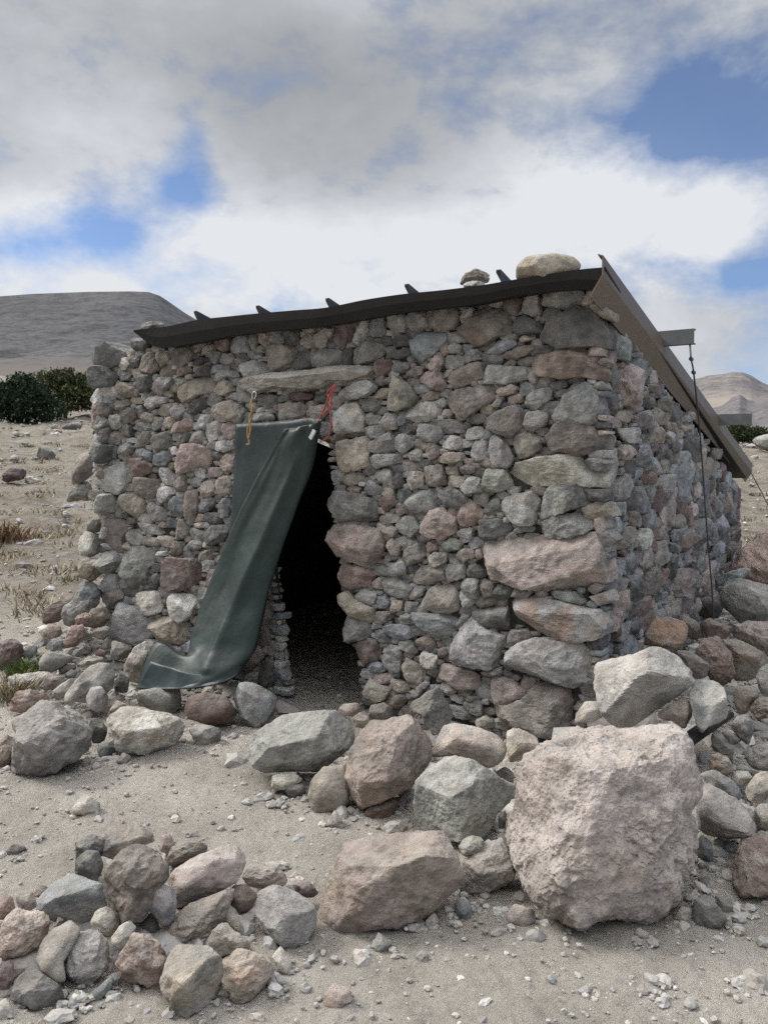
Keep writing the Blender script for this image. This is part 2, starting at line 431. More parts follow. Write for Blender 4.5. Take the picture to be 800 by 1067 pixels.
(680,740,4.4458,'rubble heap beside the side wall',"""D s - | charcoal diamond shaped stone on sand right of the pitted boulder | 185,940 200,880 260,870 310,930 335,970 300,1010 250,1025 200,980
G s - | grey oblong stone touching the charcoal diamond stone | 290,870 320,860 375,910 370,950 330,950
GN s 890 | long grey boulder under the pitted boulder's overhanging shoulder | 230,560 210,480 240,330 290,370 380,420 440,480 465,540 450,590 380,595 300,580 / 60,45,.6
VD s 862 | flat dark greenish slab lying on the long grey boulder | 215,240 300,290 420,370 420,410 380,425 290,370 230,310
L s 880 | smooth pale stone behind the long grey boulder's right end | 395,430 440,440 470,480 465,530 430,500
RT r - | large rusty brown boulder at the heap's lower right corner | 360,720 400,640 470,590 540,620 600,650 640,760 600,860 520,865 410,865 370,780 / 120,45,.7
TV s 850 | tan angular stone above the long grey boulder's end | 430,370 480,300 530,285 570,310 560,380 490,430 450,410
L o 835 | pale egg shaped pebble left of the tan angular stone | 365,310 390,285 440,285 460,320 410,355 370,340
G s 830 | thin grey stone lying on the pale egg shaped pebble | 380,270 400,250 490,285 470,305
NR r 828 | rough brown stone in the hollow right of the dark timber | 260,230 300,200 350,230 370,280 330,315 270,270
G s 815 | grey slanted stone above the rough brown stone | 270,180 280,110 310,100 370,190 360,240 300,190
GL s 800 | light grey faceted rock in the middle right of the heap | 365,85 390,35 430,25 470,80 440,160 410,130
G r 825 | grey lumpy rock at the heap's right side above the tan angular stone | 430,220 450,180 500,160 560,150 580,200 560,270 480,270
TV s 880 | olive tan block right of the long grey boulder | 470,480 490,440 560,440 575,500 560,550 480,555
B s - | slanted blue grey stone against the pitted boulder's right flank | 205,620 230,580 270,620 280,720 220,690
BD s - | dark bluish stone lower on the pitted boulder's right flank | 210,790 230,730 260,780 250,830 215,820
L s - | small pale pebble under the long grey boulder | 350,625 370,600 390,625 385,655 360,650
L s - | small pale splinter stone left of the rusty brown boulder | 280,700 310,680 355,710 340,740
W s - | white pebble on sand right of the charcoal diamond stone | 330,990 360,975 380,1010 350,1020
L s - | pale pebble on sand under the rusty brown boulder | 410,920 440,895 470,910 450,940
G s - | small grey stone above the charcoal diamond stone | 170,870 190,830 220,860 200,885
G s 885 | grey stone in the shade under the long grey boulder | 270,610 310,590 330,620 290,630
N s 795 | small brown stone left of the light grey faceted rock | 320,110 380,110 415,145 380,165 330,140
L s 890 | pale flat stone on top of the rusty brown boulder | 470,590 500,560 560,580 550,615"""),
(600,600,4,'rubble heap beside the side wall',"""LG s 800 | big pale triangular boulder with a dark underside at the hut's corner | 90,400 105,370 250,340 330,310 400,310 440,340 500,410 500,440 440,480 330,550 240,620 160,615 120,570 95,470 / 170,48,.55 50,50,.6 300,55,.35
OG s 715 | grey rock with a broad orange stain behind the pale triangular boulder | 230,220 290,195 380,180 440,195 465,240 450,290 380,300 260,325 220,290
B s 745 | bluish stone in the corner between the hut and pale triangular boulder | 70,350 100,290 150,285 220,330 130,365 80,375
WT s 722 | small yellowish white stone left of the orange stained rock | 165,290 200,270 240,285 240,325 200,325
N s 745 | dull brown stone behind the pale triangular boulder's right end | 410,320 480,320 550,370 540,420 500,430
P s 800 | pointed pink stone between pale triangular and pitted boulders | 300,600 440,515 470,520 480,580 450,640 400,600
LB s 805 | bluish white split rock lying above the dark timber | 480,500 510,440 590,450 630,500 650,560 620,590 550,620 520,655 / 100,45,.6
RD r 740 | dark rusty brown rock standing behind the bluish white split rock | 500,330 530,270 590,260 640,320 660,420 620,450 560,420
NR s 735 | large smooth reddish brown rock right of the dark rusty one | 600,270 680,275 790,330 800,380 740,430 660,430 640,330
L s 760 | pale upright stone at the right rim of the heap | 755,420 775,380 830,370 850,490 790,500 760,470
TN s 765 | square brown block below the large smooth reddish brown rock | 660,500 670,465 750,465 755,520 700,580 670,560
N p 780 | pitted brown lump at the right rim below the pale upright stone | 730,560 760,515 850,510 850,600 760,600
N s 690 | brown stone at the side wall's foot behind the orange stained rock | 400,160 450,160 510,200 520,250 480,265 430,200
BL s 668 | large blue grey boulder with a white patch near the side wall's far end | 610,120 630,30 680,10 760,40 860,60 860,190 770,200 690,190 650,150
D o 660 | dark rounded stone left of the white patched boulder | 490,130 520,95 580,90 610,130 590,175 520,165
NR p 695 | pitted reddish brown rock below the white patched boulder | 640,220 720,195 860,200 860,300 800,330 740,290 660,260
PN s 700 | small pinkish stone at the hut's corner above the bluish stone | 115,260 155,235 175,265 150,290
G s 760 | small grey stone in the gap left of the pale triangular boulder | 35,490 60,455 85,480 70,520 40,525
W o 800 | whitish rounded stone on the pitted boulder's top edge by the corner | 5,580 40,525 100,530 115,580 60,610 0,610
G s 800 | grey stone on gravel right of the dark timber's end | 600,650 640,650 690,690 640,700
B s 668 | bluish wedge at the side wall's foot near the corner | 160,190 180,140 240,130 220,185
D s 662 | charcoal stone at the side wall's foot left of the dark rounded stone | 375,140 400,95 480,100 470,150 400,160
RD s 690 | dark reddish stone above the dark rusty brown rock | 510,200 560,180 640,220 620,260 540,260
B s 655 | slate blue long stone along the side wall's far foot | 590,30 620,-10 700,-30 780,-10 700,10 630,30 600,60"""),
(0,0,1,'rocks on the straw coloured slope',"""X s 625 | large salmon pink boulder on the slope behind the side wall's far end | 758,600 775,572 800,550 822,546 845,575 850,612 800,620
LN s - | pale rock beside the shrub, past the rear end of the roof | 782,462 790,454 806,452 815,464 800,470"""),
(0,850,4.444,'low pile of rocks in the foreground',"""TG s 915 | tan grey loaf shaped rock at the top of the low pile | 485,90 500,60 620,45 700,60 720,110 620,150 540,200 490,180 / 95,50,.6
NP r 985 | big pinkish grey oval rock leaning in the low pile's centre | 480,300 520,230 560,180 640,150 720,180 765,230 760,290 700,400 640,510 590,500 510,400
BL s 975 | large blue grey rock with a pointed right end on the low pile | 165,440 200,370 260,310 340,275 420,310 480,330 515,375 470,430 390,515 330,490 270,460 190,450 / 100,55,.7 260,40,.6
D r 920 | dark stone behind the white veined stone of the low pile | 350,200 360,120 420,90 480,110 480,180 440,200
DG s 935 | dark grey rounded stone with a pale vein left of the oval rock | 350,210 400,170 450,170 475,230 450,300 390,300 355,280
LB s 985 | bluish white cobble right of the oval rock | 680,410 700,350 740,320 800,340 815,400 800,500 740,495
WP s 1000 | small cream pink stone below the oval rock's left edge | 425,490 450,440 490,425 550,465 560,510 510,560 440,545
WT s 1010 | creamy almond shaped pebble below the cream pink stone | 510,580 550,520 600,490 625,520 600,590 560,625
L r - | round pale grey cobble at the low pile's front | 290,690 330,610 380,550 460,545 500,600 500,680 450,760 400,800 350,760 300,730
VT o 1024 | smooth olive grey rock left of the round pale cobble | 170,670 190,600 240,540 320,495 370,530 350,590 290,680 310,760 260,765 200,720 / 140,50,.6
PR p 1010 | pitted pinkish brown rock at the low pile's far left | -30,600 0,560 20,500 70,440 200,460 220,490 210,560 150,620 60,660 0,650
DG s - | dark grey boulder with little holes at the low pile's lower left | 55,850 90,740 170,720 270,790 290,840 240,890 170,900 / 120,50,.6
RP p 1035 | pitted reddish rock right of the round pale cobble | 540,690 560,640 620,550 720,570 770,650 750,790 700,820 660,770 590,770
M r - | dark maroon rock at the edge below the pitted pinkish brown one | -40,760 0,660 60,660 65,760 40,830 0,850
WT s - | cream coloured stone at the bottom left corner of the low pile | -20,900 0,860 30,850 65,900 40,950 0,950
NP s 960 | small dull pink stone behind the pitted pinkish brown rock | 65,400 90,360 150,350 170,420 110,450
N s 945 | small brown stone left of the blue grey pointed rock's upper edge | 150,370 190,320 235,340 200,385
R r 965 | rusty stone at the edge behind the small dull pink stone | -20,440 0,380 50,370 65,430 20,490 0,500
B s - | small blue grey stone under the round pale cobble | 420,820 520,745 525,790 460,860 430,850
D s 985 | nearly black stone in the gap right of the oval rock's tip | 630,530 700,450 740,520 720,560 640,550
D s 1012 | dark stone hidden above the dark grey holed boulder | 80,700 100,640 165,640 180,720
G s - | flat grey stone alone on sand left of the low pile | 20,175 60,135 110,140 130,175 60,190
TN s - | pale brown flat stone in front of the low pile's small blue stone | 310,880 350,810 390,830 400,860 330,885"""),
(160,850,4.444,'low pile of rocks in the foreground',"""PL s 955 | long pale pinkish rock on top of the low pile's right half | 75,290 110,240 200,195 300,155 400,155 415,200 400,290 330,330 200,400 120,420 80,340
NP r 992 | brown pointed slab slanting below the long pale pinkish rock | 25,520 80,480 200,400 350,345 355,380 310,490 230,540 50,630 30,580 / 110,50,.6
PN r 905 | reddish rock behind the long pale pinkish rock | 60,210 90,150 150,125 240,130 260,180 180,190 90,240
P s 898 | small pink stone between the loaf shaped rock and reddish rock | 30,160 40,90 80,95 100,140 70,180
RN o 955 | rounded rusty brown stone right of the brown pointed slab | 350,400 370,330 430,320 480,370 450,430 400,460
NT r 998 | rough brown grey stone between pointed slab and orange tan rock | 245,600 320,490 370,530 460,610 420,630 300,645
N s 982 | narrow brown stone leaning on the rough brown grey stone | 330,480 370,450 440,560 430,590 360,510
VG s - | large smooth greenish grey rock at the low pile's right end | 485,450 490,350 520,325 600,335 700,375 755,420 740,530 680,610 630,620 560,570 500,520 / 165,50,.6 60,55,.65 330,45,.7
GT s - | angular grey rock lowest in the low pile with a cracked top | 40,740 60,660 100,610 240,610 300,670 320,760 280,840 200,900 120,950 90,880 50,800 / 110,50,.55 330,50,.5 250,45,.7
TO r - | orange tan rock right of the angular lowest grey rock | 335,740 350,660 380,630 470,635 550,660 565,710 500,790 440,860 370,850 340,780
W s - | whitish pointed stone between orange tan and greenish grey rocks | 550,660 590,610 640,690 635,730 570,740
W s - | white flat pebble on sand behind the greenish grey rock | 565,220 600,205 630,235 590,245
W o - | tiny round cream pebble right of the white flat pebble | 635,275 660,260 680,285 650,295
MD r 948 | dark crumbly stone behind the greenish grey rock's right side | 640,320 720,310 770,370 700,380 660,350
W s - | tiny white pebble beside the orange tan rock | 550,755 570,735 580,765 560,775
PN r 935 | flat pinkish rock half sunk in sand behind the greenish grey rock | 405,310 450,245 560,240 640,310 600,335 420,330"""),
(0,640,2.667,'rocks along the sandy foreground',"""WL s - | lone pale stone on open sand before the left rubble | 195,555 215,520 240,500 280,530 270,560"""),
]
ROOF_STONES = [
 ("TV o", "broad tan slab lying on the roof's front corner", "529,290 531,276 548,267 574,264 596,267 608,277 608,290 570,294"),
 ("ND r", "small dark stone on the roof left of the broad tan slab", "478,296 482,286 495,281 508,284 511,293 495,297"),
 ("L r", "pale flat stone under the small dark roof stone", "476,302 478,296 492,293 510,294 512,300 490,303"),
 ("GD r", "jagged grey stone on the roof's far front end", "145,344 147,337 158,335 170,335 173,343 160,346"),
]

# ---------------------------------------------------------------- camera geometry
F = 832.0
PITCH = math.atan(53.5 / F)
cp, sp = math.cos(PITCH), math.sin(PITCH)
CAM = np.array([0.0, 0.0, 1.6])
FWD = np.array([0, cp, -sp]); UPV = np.array([0, sp, cp]); RGT = np.array([1.0, 0, 0])
def ray(x, y):
    d = (x - 400) / F * RGT - (y - 533.5) / F * UPV + FWD
    return d / np.linalg.norm(d)
def project(P):
    q = np.asarray(P) - CAM; z = q @ FWD
    return 400 + F * (q @ RGT) / z, 533.5 - F * (q @ UPV) / z
CORNER = np.array([1.26, 4.6, 0.0])
AV = np.array([-0.84444243, 0.53564632, 0]); BV = np.array([0.53564632, 0.84444243, 0])
NF, NS = -BV, -AV
ZV = np.array([0, 0, 1.0])
def on_front(x, y, k=0.0):
    d = ray(x, y); return CAM + d * (np.dot(CORNER + NF * k - CAM, NF) / np.dot(d, NF))
def on_side(x, y, k=0.0):
    d = ray(x, y); return CAM + d * (np.dot(CORNER + NS * k - CAM, NS) / np.dot(d, NS))
def hut(a, b, z):            # a: along the front wall (negative away from the corner), b: along the side wall
    return CORNER - AV * a + BV * b + ZV * z
GZ = -0.2

# ---------------------------------------------------------------- noise
_perm = np.random.default_rng(3).permutation(256).astype(np.int64)
_perm = np.concatenate([_perm, _perm, _perm])
_grad = np.random.default_rng(4).normal(size=(256, 3)); _grad /= np.linalg.norm(_grad, axis=1)[:, None]
def perlin(P):
    P = np.asarray(P, float)
    i = np.floor(P).astype(np.int64); f = P - i
    i &= 255
    u = f * f * f * (f * (f * 6 - 15) + 10)
    out = 0
    for dx in (0, 1):
        wx = u[:, 0] if dx else 1 - u[:, 0]
        for dy in (0, 1):
            wy = u[:, 1] if dy else 1 - u[:, 1]
            for dz in (0, 1):
                wz = u[:, 2] if dz else 1 - u[:, 2]
                h = _perm[_perm[_perm[i[:, 0] + dx] + i[:, 1] + dy] + i[:, 2] + dz]
                g = _grad[h]
                out = out + wx * wy * wz * (g[:, 0] * (f[:, 0] - dx) + g[:, 1] * (f[:, 1] - dy) + g[:, 2] * (f[:, 2] - dz))
    return out * 1.5
def fbm(P, octaves=4, gain=0.5):
    s = 0; a = 1.0; P = np.asarray(P, float)
    for k in range(octaves):
        s = s + a * perlin(P + 17.3 * k); a *= gain; P = P * 2.03
    return s
def ridged(P, octaves=4, gain=0.5):
    s = 0; a = 1.0
    for k in range(octaves):
        s = s + a * (0.5 - np.abs(perlin(P + 9.1 * k)) * 1.6); a *= gain; P = P * 2.1
    return s
def sstep(x, a, b):
    t = np.clip((x - a) / (b - a), 0, 1); return t * t * (3 - 2 * t)

# ---------------------------------------------------------------- mesh helpers
_ico = {}
def ico(n):
    if n not in _ico:
        bm = bmesh.new(); bmesh.ops.create_icosphere(bm, subdivisions=n, radius=1)
        v = np.array([x.co[:] for x in bm.verts]); f = np.array([[w.index for w in q.verts] for q in bm.faces])
        bm.free(); _ico[n] = (v, f)
    return _ico[n]
def make_mesh(name, V, faces, col=None, smooth=True):
    """faces: (n,3) or (n,4) int array, or a list of arrays"""
    me = bpy.data.meshes.new(name)
    fl = faces if isinstance(faces, list) else [faces]
    fl = [np.asarray(f, np.int32) for f in fl if len(f)]
    nl = sum(f.size for f in fl); nf = sum(len(f) for f in fl)
    me.vertices.add(len(V)); me.loops.add(nl); me.polygons.add(nf)
    me.vertices.foreach_set('co', np.ascontiguousarray(V, np.float32).ravel())
    me.loops.foreach_set('vertex_index', np.concatenate([f.ravel() for f in fl]))
    st = []; o = 0
    for f in fl:
        st.append(o + np.arange(len(f)) * f.shape[1]); o += f.size
    me.polygons.foreach_set('loop_start', np.concatenate(st).astype(np.int32))
    me.polygons.foreach_set('use_smooth', np.full(nf, smooth))
    me.update(calc_edges=True); me.validate()
    if col is not None:
        at = me.color_attributes.new('Col', 'FLOAT_COLOR', 'POINT')
        c = np.ones((len(V), 4), np.float32); c[:, :3] = col
        at.data.foreach_set('color', c.ravel())
    return me
def link(name, me, mat=None, parent=None, loc=None):
    o = bpy.data.objects.new(name, me); COL.objects.link(o)
    if mat is not None:
        for m in (mat if isinstance(mat, (list, tuple)) else [mat]): me.materials.append(m)
    if parent is not None: o.parent = parent
    if loc is not None: o.location = loc
    return o
def tag(o, label=None, cat=None, group=None, kind=None):
    if label: o['label'] = label
    if cat: o['category'] = cat
    if group: o['group'] = group
    if kind: o['kind'] = kind
    return o
def empty(name, loc):
    o = bpy.data.objects.new(name, None); COL.objects.link(o); o.location = loc; o.empty_display_size = 0.2
    return o
def local(V, parent):
    return np.asarray(V) - np.array(parent.location[:])
def box_verts(origin, ex, ey, ez):
    o = np.asarray(origin, float); P = [o + ex * i + ey * j + ez * k for k in (0, 1) for j in (0, 1) for i in (0, 1)]
    return np.array(P), np.array([[0, 2, 3, 1], [4, 5, 7, 6], [0, 1, 5, 4], [2, 6, 7, 3], [0, 4, 6, 2], [1, 3, 7, 5]])
def extrude_profile(profile, P0, P1, X, Y):
    """closed 2-D profile swept from P0 to P1 in the frame X, Y"""
    n = len(profile)
    V = np.array([P + X * x + Y * y for P in (P0, P1) for x, y in profile])
    side = np.array([[i, (i + 1) % n, n + (i + 1) % n, n + i] for i in range(n)])
    bm = bmesh.new(); vs = [bm.verts.new(v) for v in V]
    for q in side: bm.faces.new([vs[i] for i in q])
    bm.faces.new(vs[:n][::-1]); bm.faces.new(vs[n:])
    bmesh.ops.recalc_face_normals(bm, faces=bm.faces)
    return bm
def bm_obj(name, bm, mat, parent=None, bevel=0.0, smooth=False):
    if bevel: bmesh.ops.bevel(bm, geom=bm.edges[:], offset=bevel, segments=2, affect='EDGES', clamp_overlap=True)
    if parent is not None:
        off = parent.location + (parent.parent.location if parent.parent else Vector((0, 0, 0)))
        for v in bm.verts: v.co -= off
    me = bpy.data.meshes.new(name); bm.to_mesh(me); bm.free()
    for p in me.polygons: p.use_smooth = smooth
    return link(name, me, mat, parent)
def tube(pts, rad, seg=8, twist=None):
    """a tube along points; rad number or list"""
    pts = np.asarray(pts, float); n = len(pts)
    rad = np.full(n, rad) if np.isscalar(rad) else np.asarray(rad)
    T = np.gradient(pts, axis=0); T /= np.linalg.norm(T, axis=1)[:, None] + 1e-9
    ref = np.array([0.31, 0.22, 0.9]); V = []
    for i in range(n):
        x = np.cross(T[i], ref); x /= np.linalg.norm(x) + 1e-9; y = np.cross(T[i], x)
        for k in range(seg):
            t = 2 * math.pi * k / seg
            V.append(pts[i] + rad[i] * (math.cos(t) * x + math.sin(t) * y))
    q = [[i * seg + k, i * seg + (k + 1) % seg, (i + 1) * seg + (k + 1) % seg, (i + 1) * seg + k] for i in range(n - 1) for k in range(seg)]
    V += [pts[0], pts[-1]]; a, b_ = len(V) - 2, len(V) - 1
    tr = [[a, (k + 1) % seg, k] for k in range(seg)] + [[b_, (n - 1) * seg + k, (n - 1) * seg + (k + 1) % seg] for k in range(seg)]
    return np.array(V), [np.array(q), np.array(tr)]
def spline(pts, m):
    """Catmull-Rom through the rows of pts, m steps per span"""
    P = np.asarray(pts, float); P = np.concatenate([[2 * P[0] - P[1]], P, [2 * P[-1] - P[-2]]])
    out = []
    for i in range(1, len(P) - 2):
        for j in range(m):
            t = j / m
            out.append(0.5 * (2 * P[i] + (P[i + 1] - P[i - 1]) * t + (2 * P[i - 1] - 5 * P[i] + 4 * P[i + 1] - P[i + 2]) * t * t
                              + (3 * P[i] - P[i - 1] - 3 * P[i + 1] + P[i + 2]) * t ** 3))
    out.append(P[-2]); return np.array(out)

# ---------------------------------------------------------------- materials
def new_mat(name):
    m = bpy.data.materials.new(name); m.use_nodes = True
    nt = m.node_tree; nt.nodes.clear()
    out = nt.nodes.new('ShaderNodeOutputMaterial'); bs = nt.nodes.new('ShaderNodeBsdfPrincipled')
    nt.links.new(bs.outputs['BSDF'], out.inputs['Surface'])
    bs.inputs['Specular IOR Level'].default_value = 0.2
    return m, nt, bs
def N(nt, kind, **kw):
    n = nt.nodes.new(kind)
    for k, v in kw.items():
        if k in n.inputs.keys(): n.inputs[k].default_value = v
        else: setattr(n, k, v)
    return n
def noise_node(nt, vec, scale, detail=4, rough=0.55, dist=0.0):
    n = N(nt, 'ShaderNodeTexNoise'); n.inputs['Scale'].default_value = scale; n.inputs['Detail'].default_value = detail
    n.inputs['Roughness'].default_value = rough; n.inputs['Distortion'].default_value = dist
    nt.links.new(vec, n.inputs['Vector']); return n.outputs['Fac']
def ramp(nt, fac, stops):
    r = N(nt, 'ShaderNodeValToRGB'); e = r.color_ramp.elements
    while len(e) < len(stops): e.new(0.5)
    for el, (p, c) in zip(e, stops):
        el.position = p; el.color = (*c, 1) if len(c) == 3 else c
    nt.links.new(fac, r.inputs['Fac']); return r.outputs['Color']
def mixc(nt, a, b, fac, mode='MIX'):
    n = N(nt, 'ShaderNodeMix'); n.data_type = 'RGBA'; n.blend_type = mode
    for s, v in ((n.inputs[6], a), (n.inputs[7], b), (n.inputs[0], fac)):
        if hasattr(v, 'is_output'): nt.links.new(v, s)
        elif isinstance(v, (int, float)): s.default_value = v
        else: s.default_value = (*v, 1)
    return n.outputs[2]
def math_n(nt, op, a, b=0.0, clamp=False):
    n = N(nt, 'ShaderNodeMath'); n.operation = op; n.use_clamp = clamp
    for s, v in ((n.inputs[0], a), (n.inputs[1], b)):
        if hasattr(v, 'is_output'): nt.links.new(v, s)
        else: s.default_value = v
    return n.outputs[0]
def bump(nt, bs, height, strength, dist, prev=None):
    b = N(nt, 'ShaderNodeBump'); b.inputs['Strength'].default_value = strength; b.inputs['Distance'].default_value = dist
    nt.links.new(height, b.inputs['Height'])
    if prev is not None: nt.links.new(prev, b.inputs['Normal'])
    nt.links.new(b.outputs['Normal'], bs.inputs['Normal']); return b.outputs['Normal']
def gray(a): return (a, a, a)

def stone_material(name, grain=1.0, pores=0.0):
    m, nt, bs = new_mat(name)
    pos = N(nt, 'ShaderNodeNewGeometry').outputs['Position']
    c = N(nt, 'ShaderNodeVertexColor', layer_name='Col').outputs['Color']
    m1 = ramp(nt, noise_node(nt, pos, 14, 5, 0.62), [(0.28, gray(0.62)), (0.5, gray(1.0)), (0.74, gray(1.32))])
    c = mixc(nt, c, m1, 1.0, 'MULTIPLY')
    sp1 = ramp(nt, noise_node(nt, pos, 150, 3, 0.7), [(0.30, gray(0.62)), (0.46, gray(1.0)), (0.60, gray(1.0)), (0.74, gray(1.45))])
    c = mixc(nt, c, sp1, 0.6 * grain, 'MULTIPLY')
    st = ramp(nt, noise_node(nt, pos, 6.5, 6, 0.7, 0.8), [(0.34, gray(0.68)), (0.47, gray(1.0)), (0.62, gray(1.0)), (0.72, gray(1.22))])
    c = mixc(nt, c, st, 0.8, 'MULTIPLY')
    # warm weathering film
    wf = ramp(nt, noise_node(nt, pos, 5.5, 5, 0.65, 0.6), [(0.52, gray(0)), (0.72, gray(1))])
    c = mixc(nt, c, mixc(nt, c, (1.18, 0.98, 0.78), 1.0, 'MULTIPLY'), math_n(nt, 'MULTIPLY', wf, 0.35))
    # pale lichen-grey flecks
    lf = ramp(nt, noise_node(nt, pos, 38, 4, 0.7, 0.4), [(0.64, gray(0)), (0.70, gray(1))])
    c = mixc(nt, c, (0.42, 0.42, 0.40), math_n(nt, 'MULTIPLY', lf, 0.35))
    # dust beige on upward faces, also painting in the light on their tops
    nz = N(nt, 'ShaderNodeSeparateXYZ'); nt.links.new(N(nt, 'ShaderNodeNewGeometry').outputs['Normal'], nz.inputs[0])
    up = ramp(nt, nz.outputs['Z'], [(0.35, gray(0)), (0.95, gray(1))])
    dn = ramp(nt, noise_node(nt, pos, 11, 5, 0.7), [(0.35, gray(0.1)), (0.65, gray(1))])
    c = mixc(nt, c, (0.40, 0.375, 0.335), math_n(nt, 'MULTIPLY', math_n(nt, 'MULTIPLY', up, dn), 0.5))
    if pores:
        v = N(nt, 'ShaderNodeTexVoronoi'); v.inputs['Scale'].default_value = 70; v.inputs['Randomness'].default_value = 1
        wv = N(nt, 'ShaderNodeVectorMath'); wv.operation = 'ADD'
        nn = N(nt, 'ShaderNodeTexNoise'); nn.inputs['Scale'].default_value = 20; nt.links.new(pos, nn.inputs['Vector'])
        sc = N(nt, 'ShaderNodeVectorMath'); sc.operation = 'SCALE'; sc.inputs['Scale'].default_value = 0.03
        nt.links.new(nn.outputs['Color'], sc.inputs[0]); nt.links.new(pos, wv.inputs[0]); nt.links.new(sc.outputs[0], wv.inputs[1])
        nt.links.new(wv.outputs[0], v.inputs['Vector'])
        pit = ramp(nt, v.outputs['Distance'], [(0.10, gray(0)), (0.42, gray(1))])
        n1 = bump(nt, bs, pit, 0.55 * pores, 0.006)
        h = noise_node(nt, pos, 60, 6, 0.7)
        bump(nt, bs, h, 0.8, 0.012, n1)
    else:
        h1 = noise_node(nt, pos, 45, 6, 0.68)
        n1 = bump(nt, bs, h1, 0.8, 0.02)
        h2 = noise_node(nt, pos, 200, 4, 0.75)
        bump(nt, bs, h2, 0.7, 0.005, n1)
    nt.links.new(c, bs.inputs['Base Color'])
    bs.inputs['Roughness'].default_value = 0.92
    return m
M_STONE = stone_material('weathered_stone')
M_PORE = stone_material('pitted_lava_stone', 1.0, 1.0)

def simple_mat(name, col, rough=0.7, metal=0.0, nscale=None, nlo=0.8, nhi=1.2, bumps=None, spec=0.3):
    m, nt, bs = new_mat(name)
    bs.inputs['Roughness'].default_value = rough; bs.inputs['Metallic'].default_value = metal
    bs.inputs['Specular IOR Level'].default_value = spec
    pos = N(nt, 'ShaderNodeNewGeometry').outputs['Position']
    if nscale:
        f = noise_node(nt, pos, nscale, 5, 0.6)
        c = ramp(nt, f, [(0.3, tuple(x * nlo for x in col)), (0.7, tuple(x * nhi for x in col))])
        nt.links.new(c, bs.inputs['Base Color'])
    else: bs.inputs['Base Color'].default_value = (*col, 1)
    if bumps:
        bump(nt, bs, noise_node(nt, pos, bumps[0], 4, 0.6), bumps[1], bumps[2])
    return m
M_MORTAR = simple_mat('dry_clay_core', (0.060, 0.055, 0.049), 0.95, 0, 30, 0.6, 1.3, (60, 0.8, 0.02), 0.1)
M_SHEET = simple_mat('black_roofing_sheet', (0.010, 0.0088, 0.0088), 0.7, 0, 6, 0.8, 1.5, (25, 0.2, 0.01), 0.35)
M_BEAM = simple_mat('brown_painted_steel', (0.125, 0.098, 0.075), 0.55, 0.0, 9, 0.93, 1.07, None, 0.4)
M_PURLIN = simple_mat('grey_painted_steel', (0.10, 0.105, 0.108), 0.5, 0.0, 9, 0.8, 1.2, None, 0.4)
M_DARKSTEEL = simple_mat('dark_steel', (0.035, 0.034, 0.034), 0.5, 0.0, 9, 0.8, 1.2, None, 0.4)
M_WIRE = simple_mat('dull_wire', (0.06, 0.06, 0.062), 0.5, 0.3)
M_WOOD = simple_mat('old_dark_timber', (0.035, 0.03, 0.028), 0.85, 0, 25, 0.6, 1.4, (40, 0.5, 0.01), 0.2)
M_YROPE = simple_mat('ochre_cord', (0.33, 0.235, 0.12), 0.85, 0, 120, 0.6, 1.3, (300, 0.8, 0.004))
M_RROPE = simple_mat('red_cord', (0.30, 0.07, 0.065), 0.8, 0, 120, 0.6, 1.4, (300, 0.8, 0.004))
M_CLIP = simple_mat('bright_metal', (0.62, 0.64, 0.66), 0.35, 0.6)
M_RIM = simple_mat('worn_pale_rubber', (0.17, 0.16, 0.135), 0.8, 0, 40, 0.7, 1.2)

def curtain_material(name, col):
    m, nt, bs = new_mat(name)
    pos = N(nt, 'ShaderNodeNewGeometry').outputs['Position']
    f = noise_node(nt, pos, 5, 6, 0.65, 0.5)
    c = ramp(nt, f, [(0.3, col), (0.55, tuple(x * 1.4 for x in col)), (0.8, tuple(x * 2.2 for x in col))])
    d = ramp(nt, noise_node(nt, pos, 60, 4, 0.7), [(0.55, gray(0)), (0.8, gray(1))])
    c = mixc(nt, c, (0.16, 0.16, 0.13), math_n(nt, 'MULTIPLY', d, 0.16))
    nt.links.new(c, bs.inputs['Base Color'])
    bs.inputs['Roughness'].default_value = 0.46; bs.inputs['Specular IOR Level'].default_value = 0.3
    n1 = bump(nt, bs, noise_node(nt, pos, 9, 3, 0.5), 0.25, 0.03)
    bump(nt, bs, noise_node(nt, pos, 180, 3, 0.6), 0.12, 0.002, n1)
    return m
M_CURTAIN = curtain_material('dark_green_rubber_sheet', (0.0110, 0.0200, 0.0182))
M_CURTAIN_BACK = curtain_material('rubber_sheet_sky_tint', (0.0210, 0.0300, 0.0315))  # same green sheet, with the sky's bluish reflection put into its colour

